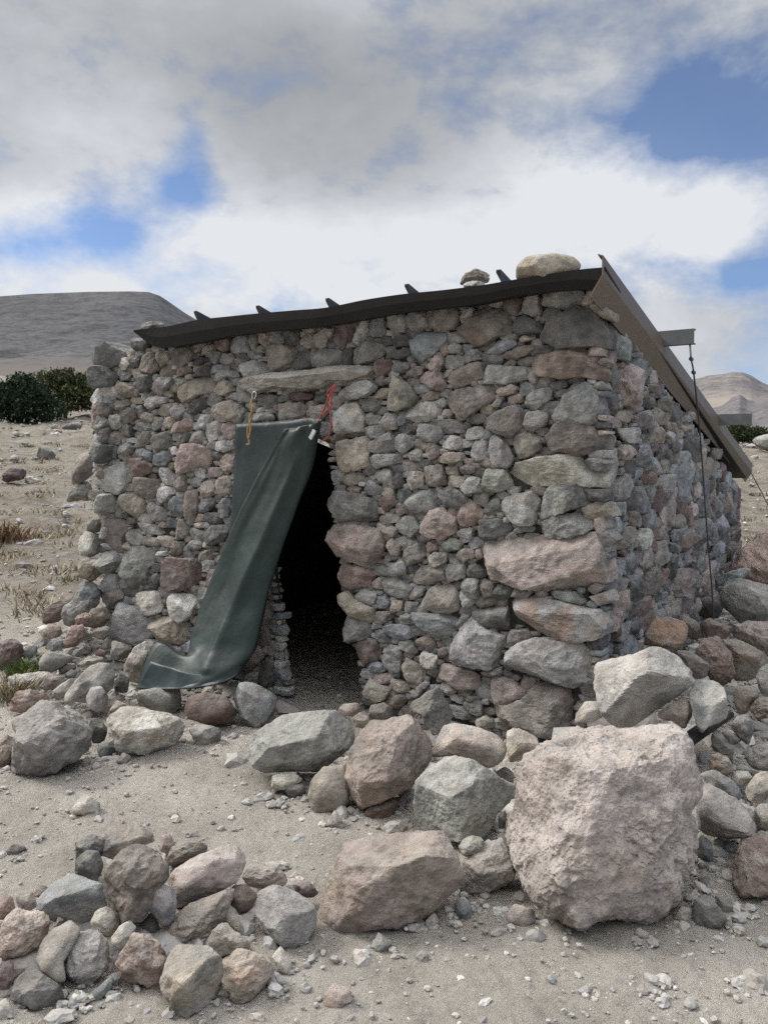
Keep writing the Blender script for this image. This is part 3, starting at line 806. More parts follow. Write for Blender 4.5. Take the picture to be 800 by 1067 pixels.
def ground_material():
    m, nt, bs = new_mat('volcanic_sand')
    pos = N(nt, 'ShaderNodeNewGeometry').outputs['Position']
    base = ramp(nt, noise_node(nt, pos, 1.6, 6, 0.65, 0.3), [(0.34, (0.345, 0.314, 0.272)), (0.5, (0.435, 0.400, 0.350)), (0.68, (0.51, 0.472, 0.418))])
    clods = ramp(nt, noise_node(nt, pos, 24, 6, 0.75), [(0.28, gray(0.70)), (0.5, gray(1.0)), (0.75, gray(1.15))])
    near = mixc(nt, base, clods, 0.75, 'MULTIPLY')
    grit = ramp(nt, noise_node(nt, pos, 170, 2, 0.8), [(0.30, gray(0.5)), (0.45, gray(1)), (0.62, gray(1)), (0.78, gray(1.5))])
    near = mixc(nt, near, grit, 0.32, 'MULTIPLY')
    # straw coloured slope further out
    mp = N(nt, 'ShaderNodeMapping'); mp.inputs['Scale'].default_value = (0.5, 1.6, 0.5); nt.links.new(pos, mp.inputs['Vector'])
    s1 = ramp(nt, noise_node(nt, mp.outputs[0], 1.1, 7, 0.7, 0.4), [(0.30, (0.17, 0.155, 0.135)), (0.46, (0.27, 0.235, 0.180)), (0.60, (0.31, 0.285, 0.240)), (0.76, (0.38, 0.36, 0.325))])
    s2 = ramp(nt, noise_node(nt, pos, 6, 7, 0.8), [(0.36, gray(0.45)), (0.5, gray(0.95)), (0.66, gray(1.3))])
    far = mixc(nt, mixc(nt, s1, (0.80, 0.80, 0.82), 1.0, 'MULTIPLY'), s2, 0.8, 'MULTIPLY')
    sx = N(nt, 'ShaderNodeSeparateXYZ'); nt.links.new(pos, sx.inputs[0])
    y = math_n(nt, 'ADD', sx.outputs['Y'], math_n(nt, 'MULTIPLY', noise_node(nt, pos, 0.8, 4), 3.0))
    k = ramp(nt, math_n(nt, 'MULTIPLY', y, 0.05), [(0.40, gray(0)), (0.56, gray(1))])
    c = mixc(nt, near, far, k)
    # a worn path of grey dust up the slope
    nt.links.new(c, bs.inputs['Base Color'])
    bs.inputs['Roughness'].default_value = 0.97; bs.inputs['Specular IOR Level'].default_value = 0.1
    n1 = bump(nt, bs, noise_node(nt, pos, 22, 7, 0.75), 1.0, 0.05)
    bump(nt, bs, noise_node(nt, pos, 110, 4, 0.65), 0.45, 0.006, n1)
    return m
M_GROUND = ground_material()

def scree_material(name, c0, c1, c2, scale, band=None):
    m, nt, bs = new_mat(name)
    pos = N(nt, 'ShaderNodeNewGeometry').outputs['Position']
    c = ramp(nt, noise_node(nt, pos, scale, 8, 0.62, 0.4), [(0.3, c0), (0.5, c1), (0.72, c2)])
    d = ramp(nt, noise_node(nt, pos, scale * 9, 6, 0.75), [(0.36, gray(0.55)), (0.5, gray(1)), (0.66, gray(1.25))])
    c = mixc(nt, c, d, 0.9, 'MULTIPLY')
    d2 = ramp(nt, noise_node(nt, pos, scale * 40, 4, 0.75), [(0.40, gray(0.6)), (0.5, gray(1)), (0.62, gray(1.15))])
    c = mixc(nt, c, d2, 0.8, 'MULTIPLY')
    if band:
        sx = N(nt, 'ShaderNodeSeparateXYZ'); nt.links.new(pos, sx.inputs[0])
        z = math_n(nt, 'ADD', sx.outputs['Z'], math_n(nt, 'MULTIPLY', noise_node(nt, pos, scale * 1.5, 6, 0.6), band[2]))
        lo, hi = band[0], band[1]
        t = math_n(nt, 'DIVIDE', math_n(nt, 'SUBTRACT', z, lo), hi - lo)
        k = ramp(nt, t, [(0.0, gray(0)), (0.3, gray(1)), (0.6, gray(1)), (1.0, gray(0))])
        c = mixc(nt, c, band[3], math_n(nt, 'MULTIPLY', k, 0.75))
    nt.links.new(c, bs.inputs['Base Color']); bs.inputs['Roughness'].default_value = 1.0
    bs.inputs['Specular IOR Level'].default_value = 0.05
    return m
def leaf_material(name, lo, hi):
    m, nt, bs = new_mat(name)
    c = N(nt, 'ShaderNodeVertexColor', layer_name='Col').outputs['Color']
    nt.links.new(c, bs.inputs['Base Color']); bs.inputs['Roughness'].default_value = 0.7
    return m
M_LEAF = leaf_material('leaves', 0, 1)
M_BARK = simple_mat('bark', (0.09, 0.07, 0.05), 0.9, 0, 20)
def attr_material(name, rough=0.9):
    m, nt, bs = new_mat(name)
    pos = N(nt, 'ShaderNodeNewGeometry').outputs['Position']
    c = N(nt, 'ShaderNodeVertexColor', layer_name='Col').outputs['Color']
    s = ramp(nt, noise_node(nt, pos, 160, 3, 0.7), [(0.3, gray(0.65)), (0.5, gray(1)), (0.72, gray(1.3))])
    c = mixc(nt, c, s, 0.8, 'MULTIPLY')
    nt.links.new(c, bs.inputs['Base Color']); bs.inputs['Roughness'].default_value = rough
    return m
M_GRAVEL = attr_material('gravel_bits')

# ---------------------------------------------------------------- terrain
def seg_dist(X, Y, p, q):
    p, q = np.asarray(p[:2]), np.asarray(q[:2]); d = q - p; L = np.dot(d, d)
    t = np.clip(((X - p[0]) * d[0] + (Y - p[1]) * d[1]) / L, 0, 1)
    return np.hypot(X - p[0] - t * d[0], Y - p[1] - t * d[1])
HEAP_R = (hut(0.45, -0.1, 0), hut(0.55, 4.4, 0))
HEAP_L = (hut(-4.55, -0.15, 0), hut(-4.8, 1.5, 0))
def terrain(X, Y):
    X = np.asarray(X, float); Y = np.asarray(Y, float)
    g = 0.12 * np.where(Y > 9, Y - 7, np.where(Y > 5, (Y - 5) ** 2 / 8.0, 0))
    s = sstep(X / np.maximum(Y, 0.1), 0.1, 0.38)
    cap = 30 + (2.9 - 30) * s
    g = np.where(g > 0.6 * cap, cap - 0.4 * cap * np.exp(-(g - 0.6 * cap) / (0.4 * cap)), g)
    z = GZ + g
    z = z + 0.30 * np.exp(-(seg_dist(X, Y, *HEAP_R) / 0.75) ** 2)
    z = z + 0.16 * np.exp(-(seg_dist(X, Y, *HEAP_L) / 0.7) ** 2)
    # level the hut's floor and the strip before its front wall
    d = np.hypot(X, Y)
    P = np.stack([X.ravel(), Y.ravel(), np.zeros(X.size)], 1)
    amp = 0.012 + 0.02 * sstep(Y, 7, 14) + 0.25 * sstep(d, 20, 80)
    w = fbm(P * 0.9, 3).reshape(X.shape) * (0.02 + 0.17 * sstep(Y, 8, 16) + 0.6 * sstep(d, 30, 90))
    z = z + w
    return z
def terrain_fine(X, Y):
    P = np.stack([X.ravel(), Y.ravel(), np.zeros(X.size)], 1)
    d = np.hypot(X, Y)
    k = 1 - sstep(d, 9, 16)
    f = 0.015 * fbm(P * 4.5, 3).reshape(X.shape) + 0.012 * np.abs(perlin(P * 7.0 + 40)).reshape(X.shape) + 0.005 * fbm(P * 22, 3).reshape(X.shape)
    return f * k + 0.03 * (1 - k) * fbm(P * 2.0, 3).reshape(X.shape)
def ground_hit(x, y):
    d = ray(x, y)
    t = np.linspace(1.2, 90, 9000)
    P = CAM + d * t[:, None]
    below = np.nonzero(P[:, 2] < terrain(P[:, 0], P[:, 1]))[0]
    if len(below) == 0: return CAM + d * 60
    return P[below[0]]

def build_ground():
    az = np.concatenate([np.linspace(-180, -42, 70, endpoint=False), np.linspace(-42, 42, 620, endpoint=False), np.linspace(42, 180, 70, endpoint=False)])
    r = [0.4]
    while r[-1] < 5500:
        x = r[-1]
        r.append(x * (1.007 if 1.9 < x < 13 else 1.05))
    r = np.array(r); A = np.radians(az)
    X = r[:, None] * np.sin(A)[None]; Y = r[:, None] * np.cos(A)[None]
    Z = terrain(X, Y) + terrain_fine(X, Y)
    n, m = len(r), len(az)
    V = np.stack([X.ravel(), Y.ravel(), Z.ravel()], 1)
    i = np.arange(n - 1)[:, None] * m; j = np.arange(m)[None]; j2 = (j + 1) % m
    q = np.stack([i + j, i + j2, i + m + j2, i + m + j], -1).reshape(-1, 4)[:, ::-1]
    V = np.concatenate([V, [[0, 0, GZ]]]); c = len(V) - 1
    jj = np.arange(m); t = np.stack([np.full(m, c), (jj + 1) % m, jj], -1)
    o = link('ground', make_mesh('ground', V, [q, t]), M_GROUND)
    tag(o, kind='structure')
build_ground()

# ---------------------------------------------------------------- stones
COLORS = dict(G=(.235, .228, .215), D=(.125, .122, .118), L=(.335, .326, .311), B=(.20, .222, .240), T=(.33, .275, .205), P=(.345, .262, .225),
              R=(.225, .142, .115), N=(.245, .208, .172), W=(.44, .415, .36), V=(.25, .25, .233), M=(.165, .105, .105), O=(.36, .22, .14), Q=(.315, .275, .238), X=(.52, .36, .295))
for _k, _c in COLORS.items():
    _c = np.array(_c); _l = _c @ np.array([.3, .55, .15]); COLORS[_k] = tuple(_l + (_c - _l) * (0.72 if _k == 'O' else 0.56))
def poly_radii(P, n=96, soft=2, wob=0.02, seed=0):
    """radial outline of polygon P (k,2) about its centre"""
    a = P; b_ = np.roll(P, -1, 0)
    cr = a[:, 0] * b_[:, 1] - b_[:, 0] * a[:, 1]; A = cr.sum() / 2
    if abs(A) < 1e-9: c = P.mean(0)
    else: c = np.array([((a[:, 0] + b_[:, 0]) * cr).sum(), ((a[:, 1] + b_[:, 1]) * cr).sum()]) / (6 * A)
    th = np.linspace(-math.pi, math.pi, n, endpoint=False)
    d = np.stack([np.cos(th), np.sin(th)], 1)
    p = a - c; e = b_ - a
    den = d[:, 0, None] * e[None, :, 1] - d[:, 1, None] * e[None, :, 0]
    den = np.where(np.abs(den) < 1e-12, 1e-12, den)
    t = (p[None, :, 0] * e[None, :, 1] - p[None, :, 1] * e[None, :, 0]) / den
    s = (p[None, :, 0] * d[:, 1, None] - p[None, :, 1] * d[:, 0, None]) / den
    t = np.where((t > 0) & (s >= -1e-6) & (s <= 1 + 1e-6), t, -1)
    R = t.max(1)
    R = np.where(R <= 0, np.median(R[R > 0]) if (R > 0).any() else 0.05, R)
    for _ in range(soft): R = 0.25 * np.roll(R, 1) + 0.5 * R + 0.25 * np.roll(R, -1)
    q = np.stack([np.cos(th) * 2.2, np.sin(th) * 2.2, np.full(n, seed * 3.7)], 1)
    R = R * (1 + wob * 2 * fbm(q, 3))
    return c, R, abs(A)
def rock(R, Df, Db, seed, sub=4, facets=None, p=12, amp=0.03, rough=0.5, cols=('G', 'G'), uneven=0.12, nfac=7, tint=1.0, chips=8, chipz=-0.15, cast=(1.03, 1.0, 0.955), flat=0.10, pits=0.0):
    """a stone whose outline in its own u,v plane is R(theta); bulges Df to +w and Db to -w. returns local verts, colours"""
    r = np.random.default_rng(seed)
    D, f = ico(sub)
    th = np.linspace(-math.pi, math.pi, len(R), endpoint=False)
    xs, ys = R * np.cos(th), R * np.sin(th)
    rx = max(abs(xs.min()), xs.max()); ry = max(abs(ys.min()), ys.max()); size = math.sqrt(rx * ry) * 2
    d = D * np.array([rx, ry, 1.0]); d[:, 2] *= np.where(D[:, 2] > 0, Df, Db)
    ang = np.arctan2(d[:, 1], d[:, 0]); s = np.hypot(d[:, 0], d[:, 1])
    Rt = np.interp(ang, np.append(th, math.pi), np.append(R, R[0]))
    T = [Rt / np.maximum(s, 1e-6)]
    def plane(n, dist):
        q = d @ n; T.append(np.where(q > 1e-6, dist / np.maximum(q, 1e-6), 1e3))
    k = r.normal(size=2) * flat
    n0 = np.array([k[0], k[1], 1]); n0 /= np.linalg.norm(n0); plane(n0, Df)
    plane(np.array([0, 0, -1.0]), Db)
    if facets is None:
        facets = []
        a0 = r.uniform(0, 360)
        for i in range(nfac): facets.append((a0 + i * 360 / nfac + r.uniform(-25, 25), r.uniform(25, 62), r.uniform(0.80, 1.12)))
    else:
        facets = list(facets)
        for i in range(4): facets.append((r.uniform(0, 360), r.uniform(30, 60), r.uniform(0.85, 1.05)))
    for a, tilt, off in facets:
        a, tilt = math.radians(a), math.radians(tilt)
        Ra = np.interp((a + math.pi) % (2 * math.pi) - math.pi, np.append(th, math.pi), np.append(R, R[0]))
        nxy, nz = math.sin(tilt), math.cos(tilt)
        plane(np.array([nxy * math.cos(a), nxy * math.sin(a), nz]), nxy * Ra * 0.82 * off + nz * Df * 0.55 * off)
    for i in range(4):
        a, tilt = r.uniform(0, 2 * math.pi), math.radians(r.uniform(35, 65))
        Ra = np.interp((a + math.pi) % (2 * math.pi) - math.pi, np.append(th, math.pi), np.append(R, R[0]))
        plane(np.array([math.sin(tilt) * math.cos(a), math.sin(tilt) * math.sin(a), -math.cos(tilt)]), math.sin(tilt) * Ra * 0.85 + math.cos(tilt) * Db * 0.6)
    T = np.array(T)
    t = ((np.maximum(T, 1e-6) ** -p).sum(0)) ** (-1.0 / p)
    V = d * t[:, None]
    q = V / size * 2.2 + np.array([seed * 1.37 % 91, seed * 2.11 % 77, seed * 0.73 % 55])
    for i in range(chips):
        n = r.normal(size=3); n[2] = abs(n[2]) * 0.9 + chipz; n /= np.linalg.norm(n)
        q_ = V @ n; cut = q_.max() * r.uniform(0.80, 0.95); k_ = q_ > cut
        V[k_] *= (cut / q_[k_])[:, None]
    pr = np.hypot(V[:, 0], V[:, 1]); bins = ((np.arctan2(V[:, 1], V[:, 0]) + math.pi) / (2 * math.pi) * 36).astype(int) % 36
    mx = np.zeros(36); np.maximum.at(mx, bins, pr)
    thb = (np.arange(36) + 0.5) / 36 * 2 * math.pi - math.pi
    want = np.interp(thb, np.append(th, math.pi), np.append(R, R[0]))
    ratio = np.clip(want / np.maximum(mx, 1e-6), 1.0, 1.09)
    ratio = 0.25 * np.roll(ratio, 1) + 0.5 * ratio + 0.25 * np.roll(ratio, -1)
    av = np.arctan2(V[:, 1], V[:, 0])
    k_ = np.interp(av, np.concatenate([[thb[-1] - 2 * math.pi], thb, [thb[0] + 2 * math.pi]]), np.concatenate([[ratio[-1]], ratio, [ratio[0]]]))
    V = V * np.stack([k_, k_, np.ones(len(V))], 1)
    nrm = V / (np.linalg.norm(V, axis=1)[:, None] + 1e-9)
    disp = amp * size * fbm(q, 4) + amp * size * rough * 0.9 * ridged(q * 2.3, 4)
    ab = V * 9 + seed
    disp = disp + 0.006 * rough * fbm(ab * 3.0, 3)
    if pits:
        pp = V * 1.0 + seed
        pits = pits * (0.25 + 0.9 * sstep(fbm(pp * 2.6 + 4, 3), -0.35, 0.35))
        disp = disp - pits * (0.016 * sstep(perlin(pp * 17), .18, .55) + 0.010 * sstep(perlin(pp * 36 + 9), .15, .5) + 0.006 * sstep(perlin(pp * 75 + 5), .1, .5)) + pits * 0.022 * fbm(pp * 7, 3)
    lim = min(1.0, size / 0.12)
    V = V + nrm * disp[:, None] * lim
    c1, c2 = np.array(COLORS[cols[0]]), np.array(COLORS[cols[-1]])
    w = 0.72 * sstep(fbm(q * 0.8 + 30, 3), -0.05, 0.40)[:, None] if len(cols) > 1 else 0 * V[:, :1]
    c = c1 * (1 - w) + c2 * w
    val = (1 + uneven * fbm(q * 1.6 + 60, 3)) * tint * (1 + np.clip(r.normal(), -1.6, 1.6) * 0.18)
    hue = 1 + r.normal(size=3) * 0.014
    return V, f, np.clip(c * val[:, None] * hue * np.array(cast), 0.01, 0.9)
def parse(line):
    return np.array([[float(t) for t in q.split(',')] for q in line.split()])
def frame_place(V, O, u, v, w):
    return O + V[:, :1] * u + V[:, 1:2] * v + V[:, 2:3] * w
def sub_for(px): return 3 if px < 10 else 4 if px < 34 else 5 if px < 75 else 6 if px < 150 else 7

# ---------------------------------------------------------------- the hut
hut_o = empty('stone_hut', tuple(hut(-2.2, 2.4, GZ)))
tag(hut_o, 'dry stone hut with a dark doorway and a sloping sheet roof weighted by rocks', 'hut')
Z_FRONT = 2.62
def roof_z(b): return 2.60 - 0.232 * (b + 0.2)
LEN_F, LEN_S = 4.40, 4.95

# wall bodies behind the facing stones (door opening left free)
def core_front():
    bm = bmesh.new()
    door = [(-1.64, GZ - .3), (-1.72, 0.35), (-1.84, 1.05), (-1.88, 1.86), (-2.52, 1.86), (-2.50, 1.2), (-2.40, 0.35), (-2.36, GZ - .3)]
    outl = [(-LEN_F, GZ - .3)] + [(-LEN_F, 2.40), (-3.7, 2.50), (-0.08, 2.54), (-0.08, GZ - .3)] + door
    n = len(outl)
    fr = [bm.verts.new(hut(a, 0.03, z)) for a, z in outl]; bk = [bm.verts.new(hut(a - (0.45 if -2.6 < a < -2.3 else 0), 0.50, z)) for a, z in outl]
    bm.faces.new(fr); bm.faces.new(bk[::-1])
    for i in range(n): bm.faces.new([fr[i], bk[i], bk[(i + 1) % n], fr[(i + 1) % n]])
    bmesh.ops.recalc_face_normals(bm, faces=bm.faces)
    bmesh.ops.triangulate(bm, faces=bm.faces)
    bm_obj('wall_body', bm, M_MORTAR, hut_o)
core_front()
def core_box(a0, a1, b0, b1):
    bm = bmesh.new()
    P = [(a0, b0), (a1, b0), (a1, b1), (a0, b1)]
    lo = [bm.verts.new(hut(a, b, GZ - .3)) for a, b in P]; hi = [bm.verts.new(hut(a, b, roof_z(b) - 0.17)) for a, b in P]
    bm.faces.new(lo); bm.faces.new(hi)
    for i in range(4): bm.faces.new([lo[i], lo[(i + 1) % 4], hi[(i + 1) % 4], hi[i]])
    bmesh.ops.recalc_face_normals(bm, faces=bm.faces)
    bm_obj('wall_body', bm, M_MORTAR, hut_o)
core_box(-0.50, -0.035, 0.503, LEN_S - 0.053)
core_box(-LEN_F, -LEN_F + 0.45, 0.503, LEN_S - 0.453)
core_box(-LEN_F, -0.503, LEN_S - 0.45, LEN_S - 0.053)

FRONT = dict(u=-AV, v=ZV, w=NF, O=CORNER)
SIDE = dict(u=BV, v=ZV, w=NS, O=CORNER)
def to_plane(pts_px, plane):
    f = on_front if plane is FRONT else on_side
    W = np.array([f(x, y) for x, y in pts_px]) - plane['O']
    return np.stack([W @ plane['u'], W @ plane['v']], 1)
facing = []          # (pixel size, verts, faces, colours)
def read_wall(blocks, plane):
    out = []
    for ox, oy, sc, txt in blocks:
        for line in txt.strip().split('\n'):
            code, pts = line.split(' ', 1)
            px = parse(pts) / sc + np.array([ox, oy])
            out.append((code, px, to_plane(px, plane)))
    return out
def area(P):
    a, b_ = P, np.roll(P, -1, 0); return abs((a[:, 0] * b_[:, 1] - b_[:, 0] * a[:, 1]).sum()) / 2
def inside(P, U, Vv):
    ins = np.zeros(U.shape, bool); n = len(P)
    for i in range(n):
        x1, y1 = P[i]; x2, y2 = P[(i + 1) % n]
        c = (y1 > Vv) != (y2 > Vv)
        with np.errstate(divide='ignore', invalid='ignore'):
            ins ^= c & (U < (x2 - x1) * (Vv - y1) / (y2 - y1) + x1)
    return ins
def face_wall(stones, plane, region, rmax, seed0, palette, flat):
    """traced stones plus smaller ones fitted into whatever space is left"""
    u0, v0 = region.min(0); u1, v1 = region.max(0); g = 0.014
    U, Vv = np.meshgrid(np.arange(u0, u1, g), np.arange(v0, v1, g))
    free = inside(region, U, Vv)
    occ = ~free
    for _, _, P in stones: occ |= inside(P, U, Vv)
    # distance to anything taken (squared, separable)
    big = 1e6
    col = np.where(occ, 0.0, big)
    H, Wd = col.shape; ky = np.arange(H)
    ax = 0.64
    d1 = np.empty_like(col)
    for y in range(H): d1[y] = (col + ((ky - y) * g)[:, None] ** 2).min(0)
    d2 = np.empty_like(col); kx = np.arange(Wd)
    for x in range(Wd): d2[:, x] = (d1 + (((kx - x) * g * ax) ** 2)[None]).min(1)
    D = np.sqrt(d2)
    r = np.random.default_rng(seed0); fill = []
    for _ in range(1100):
        lim = rmax * r.uniform(0.45, 1.0)
        k = np.argmax(np.minimum(D, lim) + r.random(D.shape) * 0.004)
        y, x = divmod(k, Wd); rad = min(D[y, x], lim)
        if rad < 0.011: break
        cu, cv = U[y, x], Vv[y, x]
        D = np.minimum(D, np.hypot((U - cu) * ax, Vv - cv) - rad)
        n = r.integers(4, 6); t = np.sort(r.uniform(-.32, .32, n) + r.uniform(0, 6) + np.arange(n) * 2 * math.pi / n)
        rr = rad * 1.26 * r.uniform(0.88, 1.12, n)
        if r.random() < 0.65:
            a0 = r.uniform(0.5, 0.85); n = 4; t = np.array([a0, math.pi - a0, math.pi + a0, -a0]) + r.uniform(-.22, .22, 4); rr = rad * 1.36 * r.uniform(0.86, 1.12, 4)
        P = np.stack([cu + rr * np.cos(t) / ax, cv + rr * np.sin(t)], 1)
        fill.append((palette[r.integers(len(palette))], None, P))
    for i, (code, px, P) in enumerate(stones + fill):
        P = P + (P - P.mean(0)) * (0.055 if px is not None else 0.15)
        c, R, A = poly_radii(P, soft=0, wob=0.03, seed=seed0 + i)
        s = math.sqrt(A)
        depth = np.linalg.norm(plane['O'] + plane['u'] * c[0] + plane['v'] * c[1] - CAM)
        pxs = s / depth * F * 0.96
        thin = min(s, 1.6 * np.ptp(P[:, 1]), 1.6 * np.ptp(P[:, 0]))
        Df = 0.21 * thin * r.uniform(0.7, 1.2) + 0.012
        if px is None: Df *= 0.8
        Db = max(0.10, 0.6 * thin)
        corner = plane is FRONT and P[:, 0].max() > -0.10
        if corner: Db = 0.22 + 0.5 * s
        col = code
        V, f, cc = rock(R, Df, Db, seed0 * 31 + i, sub=sub_for(pxs), p=60, amp=0.023, rough=1.1, cols=col, uneven=0.32, nfac=2, cast=(1.0, 1.0, 1.0), tint=1.12, chips=8, chipz=0.75, flat=0.15)
        off = r.uniform(-0.018, 0.014) if px is not None else r.uniform(-0.03, -0.004)
        if plane is SIDE and c[0] < 0.35: off -= 0.035
        if corner: off = r.uniform(-0.012, 0.006)
        Wp = frame_place(V + np.array([c[0], c[1], off]), plane['O'], plane['u'], plane['v'], plane['w'])
        vis = abs(np.dot(plane['w'], ray(*(px.mean(0) if px is not None else (400, 533)))))
        facing.append((A * vis / depth ** 2, Wp, f, cc))
reg_f = to_plane(np.array([(95, 380), (140, 362), (200, 350), (300, 336), (480, 314), (600, 296), (628, 305), (632, 600), (625, 700), (600, 782), (480, 782), (386, 760), (378, 735), (372, 690), (360, 650), (350, 560), (343, 470), (345, 456), (272, 456), (275, 560), (291, 640), (302, 745), (180, 760), (112, 710), (112, 640), (106, 560), (96, 500)]), FRONT)
face_wall(read_wall(WALL_FRONT, FRONT), FRONT, reg_f, 0.075, 11, ['G', 'N', 'D', 'V', 'G', 'N', 'T', 'L', 'P', 'B'], False)
reg_s = np.array([(0.24, GZ)] + [(LEN_S, GZ + 0.2), (LEN_S + .03, 0.8), (LEN_S, roof_z(LEN_S) - 0.12), (0.24, roof_z(0) - 0.13)])
face_wall(read_wall(WALL_SIDE, SIDE), SIDE, reg_s, 0.115, 12, ['B', 'G', 'D', 'N', 'B', 'R', 'G', 'P', 'D', 'G', 'M', 'B', 'N'], False)
# the far end of the front wall turns the corner: a few stones on its left face
LEFT = dict(u=-BV, v=ZV, w=AV, O=hut(-LEN_F + 0.05, 0, 0))
reg_l = np.array([(-1.6, GZ), (0.0, GZ), (0.0, 2.40), (-1.6, 2.1)])
face_wall([], LEFT, reg_l, 0.10, 13, ['G', 'N', 'D', 'L', 'B'], False)
facing.sort(key=lambda t: -t[0])
base = np.array(hut_o.location[:])
for A, Wp, f, cc in facing[:98]:
    c0 = Wp.mean(0)
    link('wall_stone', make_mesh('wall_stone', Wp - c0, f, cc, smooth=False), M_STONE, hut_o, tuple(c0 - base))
rest = facing[98:]
o = 0; VV, FF, CC = [], [], []
for A, Wp, f, cc in rest:
    VV.append(Wp - base); FF.append(f + o); CC.append(cc); o += len(Wp)
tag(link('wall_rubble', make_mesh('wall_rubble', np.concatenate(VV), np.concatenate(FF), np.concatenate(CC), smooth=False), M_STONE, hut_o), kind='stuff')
# lintel over the doorway
code, pts = LINTEL[3].split(' ', 1)
P = to_plane(parse(pts) / LINTEL[2] + np.array(LINTEL[:2]), FRONT)
LS = 3.5
P = P.mean(0) + (P - P.mean(0)) * np.array([1.0, 1.35])
c, R, A = poly_radii(P / np.array([LS, 1]), n=240, soft=0, wob=0.01)
V, f, cc = rock(R, 0.06, 0.35, 5, sub=6, p=50, amp=0.03, rough=1.0, cols='L', tint=1.1, nfac=3, chips=6)
V = V * np.array([LS, 1, 1])
Wp = frame_place(V + np.array([c[0] * LS, c[1], 0.065]), CORNER, -AV, ZV, NF)
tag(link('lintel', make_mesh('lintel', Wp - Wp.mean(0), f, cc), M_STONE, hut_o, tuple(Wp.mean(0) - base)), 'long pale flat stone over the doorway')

WIRE_TOP = []
# roof: sheet with a turned down front lip, purlins on top, side beam
def build_roof():
    top = [(140, 344), (172, 341), (205, 334), (240, 330), (270, 327), (305, 324), (340, 321), (380, 313), (420, 307), (460, 303), (500, 298), (530, 293), (560, 288), (600, 282), (631, 279)]
    low = [(141, 346), (164, 361), (200, 357), (240, 349), (270, 345), (305, 342), (340, 338), (380, 331), (420, 324), (460, 320), (500, 315), (530, 308), (560, 304), (600, 300), (624, 304)]
    T = spline(np.array([on_front(x, y, 0.22) for x, y in top]), 5)
    L = spline(np.array([on_front(x, y, 0.17) for x, y in low]), 5)
    mid = (T + L) / 2 + NF * 0.012
    n = len(T); rows = []
    under = L + BV * 0.14 + ZV * 0.02
    rows.append(under); rows.append(L); rows.append(mid); rows.append(T)
    for k in (0.15, 0.5, 1, 2, 3, 4, 5.25):
        b = -0.2 + k
        P = T.copy()
        # back along the slope, width straightening behind the lip
        a = np.linspace(-3.78 - 0.6 * min(k, 1), 0.05, n)
        Q = np.array([hut(ai, b, roof_z(b) + 0.03) for ai in a])
        w = min(1, k / 0.5)
        P2 = P + BV * k - ZV * 0.232 * k
        rows.append(P2 * (1 - w) + Q * w)
    V = np.concatenate(rows); m = len(rows)
    q = np.array([[i * n + j, i * n + j + 1, (i + 1) * n + j + 1, (i + 1) * n + j] for i in range(m - 1) for j in range(n - 1)])
    me = make_mesh('roof', local(V, hut_o), q, smooth=False)
    o = link('roof', me, M_SHEET, hut_o)
    s = o.modifiers.new('thickness', 'SOLIDIFY'); s.thickness = 0.012; s.offset = 0
    # steel purlins laid front to back: C sections seen as small notches above the sheet
    for x, y in ((203, 331), (268, 326), (341, 319), (424, 305), (520, 291)):
        P0 = on_front(x, y + 4, 0.19)
        a0 = (P0 - CORNER) @ (-AV); z0 = P0[2] - 0.0
        p0 = hut(a0, -0.17, z0); p1 = hut(a0, 5.1, max(z0 - 0.232 * 5.27, roof_z(5.1) + 0.035))
        h, wd, t = 0.085, 0.05, 0.006
        prof = [(0, 0), (wd, 0), (wd, t), (t, t), (t, h - t), (-wd * .6 + t, h - t), (-wd * .6 + t, h - 0.016), (-wd * .6, h - 0.016), (-wd * .6, h), (0, h)]
        bm_obj('purlin', extrude_profile(prof, p0, p1, -AV, ZV), M_DARKSTEEL, o)
    # side beam (C section along the roof's right edge)
    k = 0.10
    Pn = hut(0.055, -0.24, 0); Pf = on_side(784, 490, 0.06)
    bn, bf = -0.24, (Pf - CORNER) @ BV
    Ptop_n = on_front(632, 269, 0.22); zt0 = Ptop_n[2]; zt1 = Pf[2] + 0.02
    zm0 = on_front(632, 285, 0.24)[2]; zm1 = on_side(784, 492, 0.055)[2]
    p0 = hut(0.055, bn, zm0); p1 = hut(0.055, bf, zm1)
    t = 0.007
    prof = [(0, 0), (0, 0.10), (-0.03, 0.112), (-0.03, 0.105), (-t, 0.096), (-t, -0.002), (-0.062 - t, -0.100), (-0.062 - t, -0.115), (-0.062, -0.115), (-0.062, -0.104)]
    bm_obj('edge_beam', extrude_profile(prof, p0, p1, -AV, ZV), M_BEAM, o)
    # near end of the beam's top lip
    # cross members whose ends stick out past the side beam
    for (x0, y0, x1, dz) in ((691, 352, 723, 0.055), (749, 438, 783, 0.025)):
        Q = on_side(x0, y0, 0.055); b1 = (Q - CORNER) @ BV
        zb = zm0 + (zm1 - zm0) * (b1 - bn) / (bf - bn) + dz
        ks = np.linspace(0.05, 1.2, 400); PX = [project(hut(k_, b1, zb))[0] for k_ in ks]
        k1 = ks[int(np.argmin(np.abs(np.array(PX) - x1)))]
        h, wd, t = 0.10, 0.06, 0.006
        prof = [(0, 0), (wd, 0), (wd, t), (t, t), (t, h - t), (wd, h - t), (wd, h), (0, h)]
        bm_obj('cross_member', extrude_profile(prof, hut(-1.2, b1, zb), hut(k1, b1, zb), BV, ZV), M_PURLIN, o)
        if x0 == 691: WIRE_TOP.append((hut(k1 - 0.03, b1 + 0.02, zb), k1))
    return o
roof_o = build_roof()

